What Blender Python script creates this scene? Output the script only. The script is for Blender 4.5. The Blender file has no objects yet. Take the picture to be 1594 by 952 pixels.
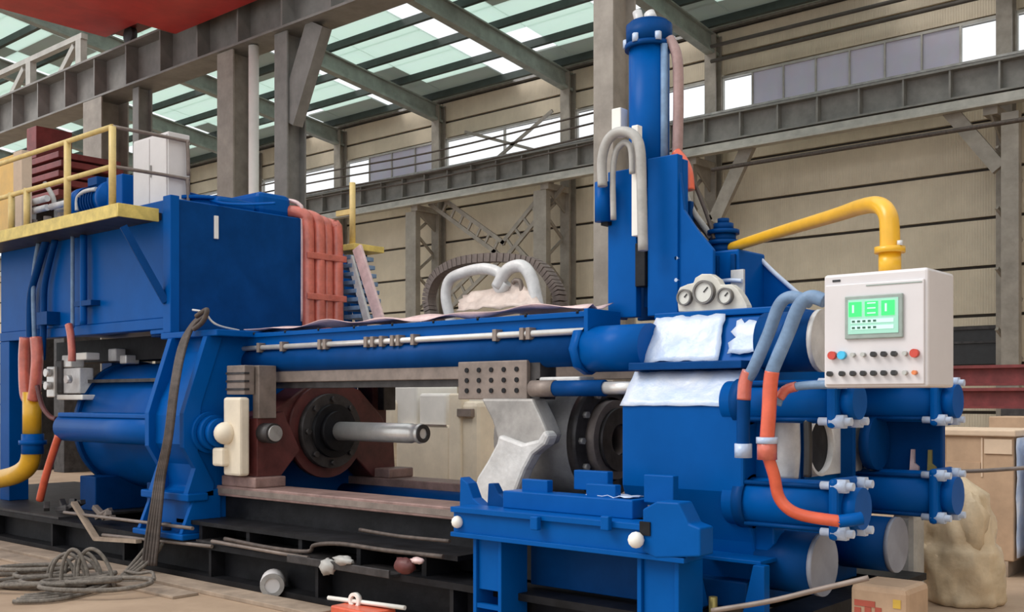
import bpy, bmesh, math, random
from mathutils import Vector, Matrix, noise
random.seed(7)
scn = bpy.context.scene
COL = scn.collection

# ------------------------------------------------------------------ camera
CAMZ = 1.35
FPX, HOR, CX = 1650.0, 620.0, 797.0
RX, RY = 0.7546, 0.6563          # camera right axis in the plan; forward is (-RY, RX)
cd = bpy.data.cameras.new('camera')
cam = bpy.data.objects.new('camera', cd); COL.objects.link(cam)
cam.location = (0, 0, CAMZ)
cam.rotation_euler = (math.pi/2, 0, math.atan2(RY, RX))
cd.sensor_width = 36.0; cd.lens = 36.0*FPX/1594.0
cd.shift_y = (HOR-476.0)/1594.0
cd.clip_end = 300
scn.camera = cam

# ------------------------------------------------------------------ sky, exposure
w = bpy.data.worlds.new('overcast_sky'); scn.world = w; w.use_nodes = True
bg = w.node_tree.nodes['Background']
bg.inputs[0].default_value = (0.93, 0.97, 1.0, 1); bg.inputs[1].default_value = 1.05
scn.view_settings.view_transform = 'Standard'
scn.view_settings.look = 'None'
scn.view_settings.exposure = 0.25
scn.view_settings.gamma = 1.0
scn.view_settings.use_curve_mapping = False
sd = bpy.data.lights.new('hazy_sun', 'SUN'); sd.energy = 1.5; sd.angle = math.radians(30); sd.color = (1.0, .96, .9)
so = bpy.data.objects.new('hazy_sun', sd); COL.objects.link(so)
so.rotation_euler = (math.radians(46), 0, math.radians(-38))

# ------------------------------------------------------------------ measuring: a pixel of the photograph on a plane of the place
def P(u, v, Y):
    a = (u-CX)/FPX; zc = Y/(RX+RY*a)
    return Vector((zc*(RX*a-RY), Y, CAMZ-zc*(v-HOR)/FPX))
def PX(u, v, X):
    a = (u-CX)/FPX; zc = X/(RX*a-RY)
    return Vector((X, zc*(RX+RY*a), CAMZ-zc*(v-HOR)/FPX))

# ------------------------------------------------------------------ materials
MATS = {}
def mat(name, col, rough=.5, metal=0, var=.12, scale=6.0, bump=0.0, col2=None, coat=0, trans=0, bscale=None, wave=None, spec=.5):
    m = bpy.data.materials.new(name); m.use_nodes = True
    nt = m.node_tree; n = nt.nodes; l = nt.links
    b = n['Principled BSDF']
    tc = n.new('ShaderNodeTexCoord')
    nz = n.new('ShaderNodeTexNoise'); nz.inputs['Scale'].default_value = scale; nz.inputs['Detail'].default_value = 5
    nz.inputs['Roughness'].default_value = .65
    l.new(tc.outputs['Object'], nz.inputs['Vector'])
    rp = n.new('ShaderNodeValToRGB')
    rp.color_ramp.elements[0].position = .33; rp.color_ramp.elements[1].position = .68
    c2 = col2 if col2 else tuple(min(1, c*(1+var)+.01*var) for c in col)
    c1 = col if col2 else tuple(c*(1-var) for c in col)
    rp.color_ramp.elements[0].color = (*c1, 1); rp.color_ramp.elements[1].color = (*c2, 1)
    l.new(nz.outputs['Fac'], rp.inputs['Fac']); l.new(rp.outputs['Color'], b.inputs['Base Color'])
    b.inputs['Roughness'].default_value = rough; b.inputs['Metallic'].default_value = metal
    b.inputs['Specular IOR Level'].default_value = spec
    if coat: b.inputs['Coat Weight'].default_value = coat; b.inputs['Coat Roughness'].default_value = .2
    if bump or wave:
        bp = n.new('ShaderNodeBump'); bp.inputs['Strength'].default_value = bump or .5; bp.inputs['Distance'].default_value = .02
        if wave:
            wv = n.new('ShaderNodeTexWave'); wv.inputs['Scale'].default_value = wave; wv.bands_direction = 'X'
            l.new(tc.outputs['Object'], wv.inputs['Vector']); l.new(wv.outputs['Fac'], bp.inputs['Height'])
        else:
            n2 = n.new('ShaderNodeTexNoise'); n2.inputs['Scale'].default_value = bscale or scale*3; n2.inputs['Detail'].default_value = 4
            l.new(tc.outputs['Object'], n2.inputs['Vector']); l.new(n2.outputs['Fac'], bp.inputs['Height'])
        l.new(bp.outputs['Normal'], b.inputs['Normal'])
    MATS[name] = m
    return m
def mix_mat(name, col, transp, rough=.4, translucent=True):
    """thin sheet: part of the light passes straight or scattered, the rest is a diffuse sheet"""
    m = bpy.data.materials.new(name); m.use_nodes = True
    nt = m.node_tree; n = nt.nodes; l = nt.links
    n.remove(n['Principled BSDF']); out = n['Material Output']
    d = n.new('ShaderNodeBsdfDiffuse'); d.inputs[0].default_value = (*col, 1)
    t = n.new('ShaderNodeBsdfTranslucent' if translucent else 'ShaderNodeBsdfTransparent'); t.inputs[0].default_value = (*([min(1, c*1.15) for c in col] if translucent else (1, 1, 1)), 1)
    mx = n.new('ShaderNodeMixShader'); mx.inputs[0].default_value = transp
    nz = n.new('ShaderNodeTexNoise'); nz.inputs['Scale'].default_value = 2.5
    ml = n.new('ShaderNodeMixRGB'); ml.blend_type = 'MULTIPLY'; ml.inputs[0].default_value = .2
    ml.inputs[1].default_value = (*col, 1)
    l.new(nz.outputs['Color'], ml.inputs[2]); l.new(ml.outputs[0], d.inputs[0])
    l.new(d.outputs[0], mx.inputs[1]); l.new(t.outputs[0], mx.inputs[2]); l.new(mx.outputs[0], out.inputs[0])
    MATS[name] = m; return m
def emit(name, col, s):
    m = bpy.data.materials.new(name); m.use_nodes = True
    b = m.node_tree.nodes['Principled BSDF']
    b.inputs['Base Color'].default_value = (*col, 1); b.inputs['Emission Color'].default_value = (*col, 1); b.inputs['Emission Strength'].default_value = s
    MATS[name] = m; return m

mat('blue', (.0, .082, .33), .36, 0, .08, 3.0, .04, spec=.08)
mat('blue_dull_shaded', (.0, .046, .185), .45, 0, .14, 4.0, .06, spec=.08)  # darker copy of blue, with shade put into the colour
mat('blue_grey', (.17, .27, .42), .55, 0, .25, 9.0)
mat('black_steel', (.007, .007, .009), .55, .1, .5, 5.0, .15, spec=.25)
mat('dark_steel', (.05, .045, .045), .5, .4, .4, 8.0, .1)
mat('grey_steel', (.33, .315, .30), .5, .25, .25, 6.0, .05)
mat('bright_steel', (.74, .72, .69), .32, .45, .1, 10.0)
mat('red_oxide', (.10, .022, .020), .5, 0, .35, 6.0, .08)
mat('brown_rail', (.27, .17, .15), .45, .1, .3, 7.0, .08)
mat('taupe_steel', (.22, .175, .15), .5, .1, .25, 7.0, .06)
mat('white_film', (.66, .70, .78), .32, 0, .08, 5.0, .6, bscale=9, col2=(.40, .52, .74))
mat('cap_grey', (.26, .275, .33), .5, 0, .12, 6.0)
mat('film_grey', (.60, .59, .58), .35, 0, .2, 6.0, .4, bscale=10)
mat('pink_film', (.70, .50, .48), .3, 0, .18, 8.0, .5, bscale=10)
mat('beige_film', (.60, .49, .43), .45, 0, .2, 7.0, .5, bscale=12)
mat('dusky_film', (.36, .235, .22), .35, 0, .2, 8.0, .4, bscale=12)
mat('chain_brown', (.13, .10, .085), .6, 0, .3, 12.0)
mat('orange_film', (.58, .14, .095), .3, 0, .25, 6.0, .4, bscale=12, coat=.5)
mat('orange', (.72, .12, .055), .38, 0, .15, 8.0, coat=.3)
mat('yellow', (.78, .42, .015), .38, 0, .1, 6.0, coat=.3)
mat('deck_yellow', (.66, .50, .13), .5, 0, .2, 9.0, .05)
mat('rail_yellow', (.70, .52, .20), .45, 0, .15, 9.0)
mat('cream', (.80, .70, .55), .6, 0, .1, 3.0, .08)
mat('cream_light', (.86, .83, .77), .55, 0, .06, 3.0)
mat('console_white', (.68, .65, .66), .42, 0, .04, 3.0)
mat('cabinet_white', (.66, .63, .62), .5, 0, .06, 3.0)
mat('gauge_white', (.62, .60, .54), .5, 0, .1, 14.0)
mat('dial', (.66, .66, .62), .3, 0, .05, 14.0)
mat('bezel', (.18, .17, .16), .35, .5, .1, 14.0)
mat('black_plastic', (.02, .02, .022), .4, 0, .2, 8.0)
mat('button_red', (.55, .06, .04), .4, 0, .1, 20)
mat('button_cyan', (.06, .50, .80), .35, 0, .1, 20)
mat('button_orange', (.70, .22, .08), .4, 0, .1, 20)
mat('button_dark', (.06, .06, .06), .4, 0, .1, 20)
mat('button_grey', (.45, .46, .44), .4, 0, .1, 20)
mat('screen_frame', (.30, .36, .33), .4, 0, .1, 20)
emit('screen_glass', (.26, .50, .40), .45)
emit('screen_green', (.03, .78, .12), .95)
emit('screen_light', (.45, .72, .60), .5)
mat('screen_ink', (.03, .10, .07), .4)
mat('hose_grey', (.40, .385, .36), .5, 0, .15, 10)
mat('rope', (.17, .145, .12), .8, 0, .35, 30, .3)
mat('cable_dark', (.075, .055, .045), .6, 0, .4, 20)
mat('concrete', (.34, .235, .155), .75, 0, .3, 1.3, .15, col2=(.46, .33, .225), bscale=14)
mat('plank', (.33, .25, .185), .7, 0, .3, 4.0, .2)
mat('wall_panel', (.62, .53, .40), .6, 0, .10, 1.1, .25, wave=5.5)
mat('wall_dark', (.075, .063, .052), .8, 0, .2, 2)
mat('column_paint', (.30, .265, .225), .55, 0, .2, 3.0, .05)
mat('girder_paint', (.21, .20, .185), .55, 0, .2, 2.5, .05)
mat('girder_light', (.42, .40, .36), .55, 0, .2, 2.5, .05)
mat('rafter_paint', (.26, .285, .26), .55, 0, .2, 2.5)
mat('purlin_paint', (.035, .050, .044), .6, 0, .2, 2.5)
mat('crane_red', (.50, .035, .03), .45, 0, .2, 1.2)
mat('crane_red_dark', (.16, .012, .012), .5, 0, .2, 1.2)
mat('red_beam', (.20, .035, .035), .5, 0, .3, 4)
mat('carton', (.46, .31, .20), .75, 0, .14, 4.0, .06)
mat('carton_light', (.66, .50, .36), .75, 0, .1, 4.0)
mat('kraft', (.60, .47, .31), .6, 0, .14, 5.0, .9, bscale=7)
mat('print_red', (.40, .08, .05), .7)
mat('print_yellow', (.62, .40, .06), .7)
mat('brass', (.45, .36, .12), .4, .5)
mix_mat('roof_sheet', (.76, .86, .81), .66)
mix_mat('roof_sheet_dull', (.46, .50, .47), .35)
mix_mat('skylight', (.92, .94, .95), .95, translucent=False)
mix_mat('window_clear', (.92, .93, .95), .96, translucent=False)
mix_mat('window_dull', (.62, .60, .66), .35)

# ------------------------------------------------------------------ mesh building
class MB:
    def __init__(s): s.v = []; s.f = []; s.sm = []
    def add(s, verts, faces, smooth=False):
        o = len(s.v); s.v += [Vector(p) for p in verts]
        for k, f in enumerate(faces):
            s.f.append([i+o for i in f]); s.sm.append(smooth if isinstance(smooth, bool) else smooth[k])
        return s
    def box(s, x0, x1, y0, y1, z0, z1):
        x0, x1 = sorted((x0, x1)); y0, y1 = sorted((y0, y1)); z0, z1 = sorted((z0, z1))
        return s.add([(x, y, z) for z in (z0, z1) for y in (y0, y1) for x in (x0, x1)],
                     [(0, 2, 3, 1), (4, 5, 7, 6), (0, 1, 5, 4), (2, 6, 7, 3), (0, 4, 6, 2), (1, 3, 7, 5)])
    def bar(s, a, b, wd, ht, up=(0, 0, 1)):
        """rectangular bar from a to b; wd across, ht along up"""
        a = Vector(a); b = Vector(b); d = (b-a).normalized(); up = Vector(up)
        if abs(d.dot(up)) > .98: up = Vector((0, 1, 0))
        sd_ = d.cross(up).normalized(); u2 = sd_.cross(d).normalized()
        vs = []
        for p in (a, b):
            for i, j in ((-1, -1), (1, -1), (1, 1), (-1, 1)):
                vs.append(p+sd_*wd/2*i+u2*ht/2*j)
        return s.add(vs, [(3, 2, 1, 0), (4, 5, 6, 7), (0, 1, 5, 4), (1, 2, 6, 5), (2, 3, 7, 6), (3, 0, 4, 7)])
    def lathe(s, a, b, prof, seg=28):
        """prof: list of (t along a->b in metres, radius); closed at both ends"""
        a = Vector(a); d = (Vector(b)-a).normalized()
        up = Vector((0, 0, 1)) if abs(d.z) < .9 else Vector((1, 0, 0))
        e1 = d.cross(up).normalized(); e2 = d.cross(e1)
        vs = []; fs = []; sm = []
        for t, r in prof:
            for k in range(seg):
                an = 2*math.pi*k/seg
                vs.append(a+d*t+(e1*math.cos(an)+e2*math.sin(an))*r)
        for i in range(len(prof)-1):
            for k in range(seg):
                k2 = (k+1) % seg
                fs.append((i*seg+k, i*seg+k2, (i+1)*seg+k2, (i+1)*seg+k)); sm.append(True)
        fs.append(tuple(range(seg))[::-1]); sm.append(False)
        n = (len(prof)-1)*seg; fs.append(tuple(range(n, n+seg))); sm.append(False)
        return s.add(vs, fs, sm)
    def cyl(s, a, b, r, seg=24, r2=None):
        L = (Vector(b)-Vector(a)).length
        return s.lathe(a, b, [(0, r), (L, r if r2 is None else r2)], seg)
    def steps(s, a, b, prof, seg=28):
        """lathe with hard steps: each pair (t0,t1,r) is its own closed drum"""
        a = Vector(a); d = (Vector(b)-a).normalized()
        for t0, t1, r in prof: s.cyl(a+d*t0, a+d*t1, r, seg)
        return s
    def ring(s, a, b, ro, ri, seg=32):
        a = Vector(a); b = Vector(b); d = (b-a).normalized()
        up = Vector((0, 0, 1)) if abs(d.z) < .9 else Vector((1, 0, 0))
        e1 = d.cross(up).normalized(); e2 = d.cross(e1); vs = []
        for p, r in ((a, ro), (b, ro), (b, ri), (a, ri)):
            for k in range(seg):
                an = 2*math.pi*k/seg; vs.append(p+(e1*math.cos(an)+e2*math.sin(an))*r)
        fs = []; sm = []
        for i in range(4):
            j = (i+1) % 4
            for k in range(seg):
                k2 = (k+1) % seg; fs.append((i*seg+k, i*seg+k2, j*seg+k2, j*seg+k)); sm.append(i in (0, 2))
        return s.add(vs, fs, sm)
    def prism(s, pts, d):
        """pts: 3D outline, swept by vector d"""
        pts = [Vector(p) for p in pts]; d = Vector(d); n = len(pts)
        fs = [tuple(range(n)), tuple(range(2*n-1, n-1, -1))]
        for i in range(n):
            j = (i+1) % n; fs.append((i, i+n, j+n, j))
        return s.add(pts+[p+d for p in pts], fs)
    def tube(s, pts, r, seg=10, sub=6, smooth=True):
        pts = [Vector(p) for p in pts]
        if smooth and len(pts) > 2: pts, ts = catmull(pts, sub)
        else: ts = [i/(len(pts)-1) for i in range(len(pts))]
        rr = (lambda t: r) if not isinstance(r, (list, tuple)) else (lambda t: r[0]+(r[1]-r[0])*t)
        vs = []; fs = []; sm = []; prev = None
        for i, p in enumerate(pts):
            d = (pts[min(i+1, len(pts)-1)]-pts[max(i-1, 0)])
            if d.length < 1e-9: d = Vector((1, 0, 0))
            d.normalize()
            if prev is None: prev = Vector((0, 0, 1)) if abs(d.z) < .9 else Vector((0, 1, 0))
            e1 = (prev-d*prev.dot(d)); e1 = e1.normalized() if e1.length > 1e-6 else d.orthogonal().normalized(); e2 = d.cross(e1); prev = e1
            for k in range(seg):
                an = 2*math.pi*k/seg; vs.append(p+(e1*math.cos(an)+e2*math.sin(an))*rr(ts[i]))
        for i in range(len(pts)-1):
            for k in range(seg):
                k2 = (k+1) % seg; fs.append((i*seg+k, i*seg+k2, (i+1)*seg+k2, (i+1)*seg+k)); sm.append(True)
        fs.append(tuple(range(seg))[::-1]); sm.append(False)
        n = (len(pts)-1)*seg; fs.append(tuple(range(n, n+seg))); sm.append(False)
        return s.add(vs, fs, sm)
    def ball(s, c, r, seg=16, sz=1.0):
        c = Vector(c); vs = []; fs = []; R = seg//2
        for i in range(R+1):
            th = math.pi*i/R
            for k in range(seg):
                an = 2*math.pi*k/seg
                vs.append(c+Vector((r*math.sin(th)*math.cos(an), r*math.sin(th)*math.sin(an), r*sz*math.cos(th))))
        for i in range(R):
            for k in range(seg):
                k2 = (k+1) % seg; fs.append((i*seg+k, (i+1)*seg+k, (i+1)*seg+k2, i*seg+k2))
        return s.add(vs, fs, True)
    def sheet(s, g, th=.006):
        """g: grid of points [rows][cols], thickened along its normals"""
        R = len(g); C = len(g[0]); g = [[Vector(p) for p in r] for r in g]
        def nrm(i, j):
            a = g[min(i+1, R-1)][j]-g[max(i-1, 0)][j]; b = g[i][min(j+1, C-1)]-g[i][max(j-1, 0)]
            n = a.cross(b); return n.normalized() if n.length > 1e-9 else Vector((0, 0, 1))
        vs = [g[i][j] for i in range(R) for j in range(C)]+[g[i][j]+nrm(i, j)*th for i in range(R) for j in range(C)]
        N = R*C; fs = []
        for i in range(R-1):
            for j in range(C-1):
                a = i*C+j; fs += [(a, a+1, a+C+1, a+C), (a+N, a+C+N, a+C+1+N, a+1+N)]
        for i in range(R-1):
            a = i*C; fs.append((a, a+C, a+C+N, a+N)); a = i*C+C-1; fs.append((a, a+N, a+C+N, a+C))
        for j in range(C-1):
            a = j; fs.append((a, a+N, a+1+N, a+1)); a = (R-1)*C+j; fs.append((a, a+1, a+1+N, a+N))
        return s.add(vs, fs, True)
    def mesh(s, name):
        c = center(s.v); me = bpy.data.meshes.new(name)
        me.from_pydata([p-c for p in s.v], [], s.f)
        me.polygons.foreach_set('use_smooth', s.sm)
        bm = bmesh.new(); bm.from_mesh(me); bmesh.ops.recalc_face_normals(bm, faces=bm.faces); bm.to_mesh(me); bm.free()
        me.update(); return me, c
    def build(s, name, m, parent=None, bevel=0.0, label=None):
        me, c = s.mesh(name); me.materials.append(MATS[m])
        o = bpy.data.objects.new(name, me); COL.objects.link(o); put(o, c, parent)
        if bevel:
            b = o.modifiers.new('bevel', 'BEVEL'); b.width = bevel; b.segments = 2; b.limit_method = 'ANGLE'; b.angle_limit = math.radians(40)
        if label: o['label'] = label
        return o
def center(vs):
    return Vector([(min(p[i] for p in vs)+max(p[i] for p in vs))/2 for i in range(3)])
def catmull(p, sub):
    out = []; ts = []; n = len(p)
    for i in range(n-1):
        p0 = p[max(i-1, 0)]; p1 = p[i]; p2 = p[i+1]; p3 = p[min(i+2, n-1)]
        for k in range(sub):
            t = k/sub
            out.append(.5*((2*p1)+(p2-p0)*t+(2*p0-5*p1+4*p2-p3)*t*t+(3*p1-p0-3*p2+p3)*t**3)); ts.append((i+t)/(n-1))
    out.append(p[-1]); ts.append(1.0); return out, ts
WL = {}
def put(o, world, parent=None):
    world = Vector(world); WL[o.name] = world
    o.parent = parent
    o.location = world-(WL[parent.name] if parent else Vector((0, 0, 0)))
def copy(o, world, parent=None):
    c = o.copy(); COL.objects.link(c); put(c, world, parent); return c
def tag(o, label, cat, group=None):
    o['label'] = label; o['category'] = cat
    if group: o['group'] = group
    return o
def thing(name, loc, label, cat, group=None):
    o = bpy.data.objects.new(name, None); COL.objects.link(o); o.empty_display_size = .1; put(o, loc); return tag(o, label, cat, group)
def structure(o): o['kind'] = 'structure'; return o
def B(name, m, parent, x0, x1, y0, y1, z0, z1, bevel=.006, label=None):
    return MB().box(x0, x1, y0, y1, z0, z1).build(name, m, parent, bevel, label)
def C(name, m, parent, a, b, r, seg=24, label=None):
    return MB().cyl(a, b, r, seg).build(name, m, parent, 0, label)
def bolts(parent, mesh_name, m, pts, d, r=.02, h=.03):
    d = Vector(d).normalized(); first = None
    for p in pts:
        p = Vector(p)
        if first is None:
            first = MB().cyl(p, p+d*h, r, 6).build(mesh_name, m, parent)
        else: copy(first, p+d*h/2, parent)

# ================================================================== THE HALL
WY = 24.0
floor = structure(MB().box(-70, 13.3, -6, WY+.3, -.15, 0).build('floor', 'concrete'))
COLS = [-63, -58, -53, -48.2, -43.3, -38.4, -33.5, -28.6, -23.8, -18.6, -13.9, -6.84, -1.9, 3.0]
wall = structure(MB().box(-63, 12, WY+.12, WY+.3, 0, 8.44).box(-63, 12, WY+.12, WY+.3, 9.56, 10.9).build('wall_back', 'wall_dark'))
pan = {}
rows = [(.0, 1.05), (1.05, 2.1), (2.1, 3.15), (3.15, 4.2), (4.2, 5.25), (5.25, 6.3), (6.3, 7.35), (7.35, 8.42), (9.58, 10.1), (10.1, 10.75)]
for i in range(len(COLS)-1):
    x0, x1 = COLS[i], COLS[i+1]; L = round(x1-x0, 2)
    for r, (z0, z1) in enumerate(rows):
        if i == 10 and r == 2:      # the dark opening in the cladding by the right column
            continue
        h = round(z1-z0, 2)
        key = (L, h); c = Vector(((x0+x1)/2, WY+.05, (z0+z1)/2))
        if key not in pan:
            pan[key] = MB().box(x0+.02, x1-.02, WY, WY+.1, z0+.035, z1-.035).build('wall_panel', 'wall_panel', wall)
        else: copy(pan[key], c, wall)
# a pair of panels either side of the opening and its frame
MB().box(-13.88, -9.2, WY, WY+.1, 2.135, 3.115).build('wall_panel', 'wall_panel', wall)
MB().box(-7.0, -6.86, WY, WY+.1, 2.135, 3.115).build('wall_panel', 'wall_panel', wall)
op = structure(MB().box(-9.2, -7.0, WY+.06, WY+.12, 2.1, 2.85).build('door_1', 'black_plastic'))
MB().box(-9.26, -9.2, WY-.02, WY+.12, 2.05, 2.9).box(-7.0, -6.94, WY-.02, WY+.12, 2.05, 2.9).box(-9.2, -7.0, WY-.02, WY+.12, 2.85, 2.92).build('frame', 'dark_steel', op)
B('crossbar', 'dark_steel', op, -9.2, -7.0, WY-.01, WY+.05, 2.55, 2.6, 0)
B('wall_panel', 'wall_panel', wall, -9.2, -7.0, WY, WY+.1, 2.93, 3.115, 0)

wr = structure(MB().box(13, 13.3, -6, WY+.3, 0, 11.0).build('wall_right_unseen', 'wall_dark'))  # unseen end wall, added to block low sky and darken right-facing surfaces
for r in range(9): MB().box(12.92, 13, -6, WY, .02+r*1.2, 1.16+r*1.2).build('wall_panel', 'wall_panel', wr)
# window band above the crane girder, one window to each bay
bright = {0: 9, 1: 9, 2: 9, 3: 9, 4: 9, 5: 9, 6: 9, 7: 1, 8: 9, 9: 9, 10: 11, 11: 9, 12: 9}
for i in range(len(COLS)-1):
    x0, x1 = COLS[i]+.16, COLS[i+1]-.16; n = 8 if i == 10 else 4 if bright[i] == 1 else 2
    fr = MB().box(x0, x1, WY, WY+.1, 8.42, 8.48).box(x0, x1, WY, WY+.1, 9.52, 9.58)
    for k in range(n+1):
        x = x0+(x1-x0)*k/n; fr.box(x-.018, x+.018, WY, WY+.1, 8.48, 9.52)
    wn = structure(fr.build('window_%d' % (i+1), 'girder_light'))
    for k in range(n):
        a = x0+(x1-x0)*k/n; b = x0+(x1-x0)*(k+1)/n
        clear = bright[i] == 9 or (bright[i] == 1 and k == 0) or (bright[i] == 11 and k in (0, 7))
        MB().box(a+.018, b-.018, WY+.045, WY+.055, 8.48, 9.52).build('pane', 'window_clear' if clear else 'window_dull', wn)

# roof over the far bay: rafters, purlins, sheets
SL = .13; EZ = 10.85
def roof_z(y): return EZ+(WY-y)*SL
roof = structure(MB().box(-63, 12, WY-.05, WY+.35, EZ-.05, EZ+.12).build('ceiling', 'grey_steel'))
pur_y = [WY-.55-1.35*k for k in range(10)]
first = None
for k, y in enumerate(pur_y):
    o = MB().box(-63, 12, y-.06, y+.06, roof_z(y)-.22, roof_z(y)-.02).build('purlin', 'purlin_paint', roof) if first is None else copy(first, (-25.5, y, roof_z(y)-.12), roof)
    first = first or o
sheets = {}
for i in range(2, 12):
    x0, x1 = COLS[i], COLS[i+1]; L = x1-x0
    segs = [(x0+.1*L, x0+.58*L, 'roof_sheet'), (x0+.58*L, x0+.91*L, 'skylight'), (x0+.91*L, x1+.1*(COLS[i+2]-x1), 'roof_sheet')]
    for r in range(len(pur_y)):
        ya = pur_y[r]+.675; yb = ya-1.35
        for q, (a, b, m) in enumerate(segs):
            mm = m
            if q == 2 and r % 3 == 1: mm = 'skylight'
            if m == 'roof_sheet' and (r < 1 or (r*7+i*3+q) % 6 == 0): mm = 'roof_sheet_dull'
            key = (round(b-a, 2), mm)
            c = Vector(((a+b)/2, (ya+yb)/2, roof_z((ya+yb)/2)+.02))
            if key not in sheets:
                za, zb = roof_z(ya), roof_z(yb)
                sheets[key] = MB().prism([(a+.01, ya, za), (b-.01, ya, za), (b-.01, ya, za+.04), (a+.01, ya, za+.04)], (0, yb-ya, zb-za)).build('roof_panel', mm, roof)
            else: copy(sheets[key], c, roof)
first = None
for x in COLS[1:]:
    ya, yb = WY-.1, 9.8
    if first is None:
        mb = MB()
        for (dz0, dz1, hw) in ((-.30, -.26, .12), (-.70, -.28, .03), (-.78, -.70, .12)):
            mb.prism([(x-hw, ya, roof_z(ya)+dz0), (x+hw, ya, roof_z(ya)+dz0), (x+hw, ya, roof_z(ya)+dz1), (x-hw, ya, roof_z(ya)+dz1)], (0, yb-ya, roof_z(yb)-roof_z(ya)))
        first = mb.build('rafter', 'rafter_paint', roof); fc = WL[first.name].copy(); fx = x
    else: copy(first, fc+Vector((x-fx, 0, 0)), roof)

# wall columns: H sections; the lower stage is a laced pair
def wall_column(x, label, laced):
    off = .62 if x > -7 else 0
    t = thing('steel_column', (x, WY-.35, 0), label, 'column', 'steel columns along the clad back wall')
    z1 = 10.6
    MB().box(x-.16, x+.16, WY-.06, WY-.02, 0, z1).box(x-.02, x+.02, WY-.30, WY-.06, 0, z1).box(x-.16, x+.16, WY-.34, WY-.30, 0, z1).build('shaft', 'column_paint', t)
    B('base_plate', 'column_paint', t, x-.3, x+.3, WY-.5, WY-.005, 0, .04, 0)
    MB().box(x-.14, x+.14, WY-1.25, WY-.34, 7.15, 7.32).prism([(x-.02, WY-.34, 6.6), (x-.02, WY-1.2, 7.15), (x-.02, WY-.34, 7.15)], (.04, 0, 0)).build('bracket', 'column_paint', t)
    if laced:
        MB().box(x-.42+off, x+.04+off*.8, WY-1.22, WY-1.02, 0, 7.15).build('crane_post', 'column_paint', t)
        z = .3; k = 0
        while z < 6.6:
            a, b = ((WY-1.1, WY-.3) if k % 2 == 0 else (WY-.3, WY-1.1))
            MB().bar((x-.1+off*.7, a, z), (x-.1+off*.3, b, z+.62), .07, .07).build('lacing_bar', 'column_paint', t)
            z += .62; k += 1
    return t
names = {-23.8: 'laced grey steel wall column left of the crossed ladder braces',
         -18.6: 'laced grey steel wall column just left of the blue shear tower',
         -13.9: 'grey steel wall column with forked braces behind the yellow console arm',
         -6.84: 'grey steel wall column at the far right with a knee brace',
         -28.6: 'dark steel wall column above the orange wrapped pipes',
         -33.5: 'far wall column right of the tall white downpipe'}
for x in COLS[5:-1]:
    wall_column(x, names.get(x, 'distant steel wall column in the far left part of the hall' if x < -30 else 'steel wall column beyond the right edge of the crate'), x in names)

# crane girder along the wall with stiffeners, rail and a lighter walkway channel
def girder(name, label, y, z0, z1, xa, xb, m, step, rail=True, bw=.22):
    t = thing(name, ((xa+xb)/2, y, z0), label, 'girder')
    MB().box(xa, xb, y-.02, y+.02, z0, z1).build('web', m, t)
    B('flange', m, t, xa, xb, y-bw, y+bw, z0-.04, z0, 0); B('flange', m, t, xa, xb, y-bw, y+bw, z1, z1+.04, 0)
    x = xa+step/2; first = None
    while x < xb:
        if first is None: first = MB().box(x-.02, x+.02, y-bw+.02, y-.02, z0, z1).build('stiffener', m, t); c = WL[first.name].copy(); xx = x
        else: copy(first, c+Vector((x-xx, 0, 0)), t)
        x += step
    if rail: MB().box(xa, xb, y-.06, y+.06, z1+.04, z1+.06).box(xa, xb, y-.015, y+.015, z1+.06, z1+.12).box(xa, xb, y-.04, y+.04, z1+.12, z1+.17).build('crane_rail', 'grey_steel', t)
    return t
g = girder('crane_girder', 'long grey crane girder running along the clad back wall', WY-1.1, 7.62, 8.20, -63, 12, 'girder_paint', .98)
MB().box(-63, 12, WY-1.30, WY-1.05, 7.34, 7.54).box(-63, 12, WY-1.45, WY-1.30, 7.30, 7.36).build('walkway_channel', 'girder_light', g)

# knee braces and crossed laced braces between wall columns
def brace(label, a, b, wd, m='column_paint', name='knee_brace'):
    return MB().bar(a, b, wd, .14, (0, 1, 0)).build(name, m, wall, 0, label)
yk = WY-1.1
brace('knee brace rising left of the far right wall column', P(1556, 262, yk), P(1478, 172, yk), .30)
brace('right arm of the forked brace beside the yellow console arm', P(1112, 345, yk), P(1166, 226, yk), .34)
brace('left arm of the forked brace right of the shear tower', P(1106, 345, yk), P(1062, 262, yk), .22)
def laced_brace(label, pa, pb, gap):
    a = P(*pa, WY-.8); b = P(*pb, WY-.8); d = (b-a).normalized(); n_ = Vector((-d.z, 0, d.x))
    for s_ in (-1, 1): MB().bar(a+n_*gap/2*s_, b+n_*gap/2*s_, .07, .12, n_).build('brace_chord', 'column_paint', wall, 0, label)
    L = (b-a).length; k = .25
    while k < L:
        c = a+d*k; MB().bar(c-n_*gap/2, c+n_*gap/2, .05, .08, d).build('brace_rung', 'column_paint', wall); k += .42
laced_brace('upper left ladder brace falling from the left laced column', (672, 308), (782, 388), .38)
laced_brace('upper right ladder brace rising to the right laced column', (786, 388), (872, 282), .42)
laced_brace('lower right ladder brace falling toward the press beam', (800, 392), (872, 470), .36)
laced_brace('lower left ladder brace inside the wrapped loop', (700, 470), (776, 396), .36)

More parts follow.
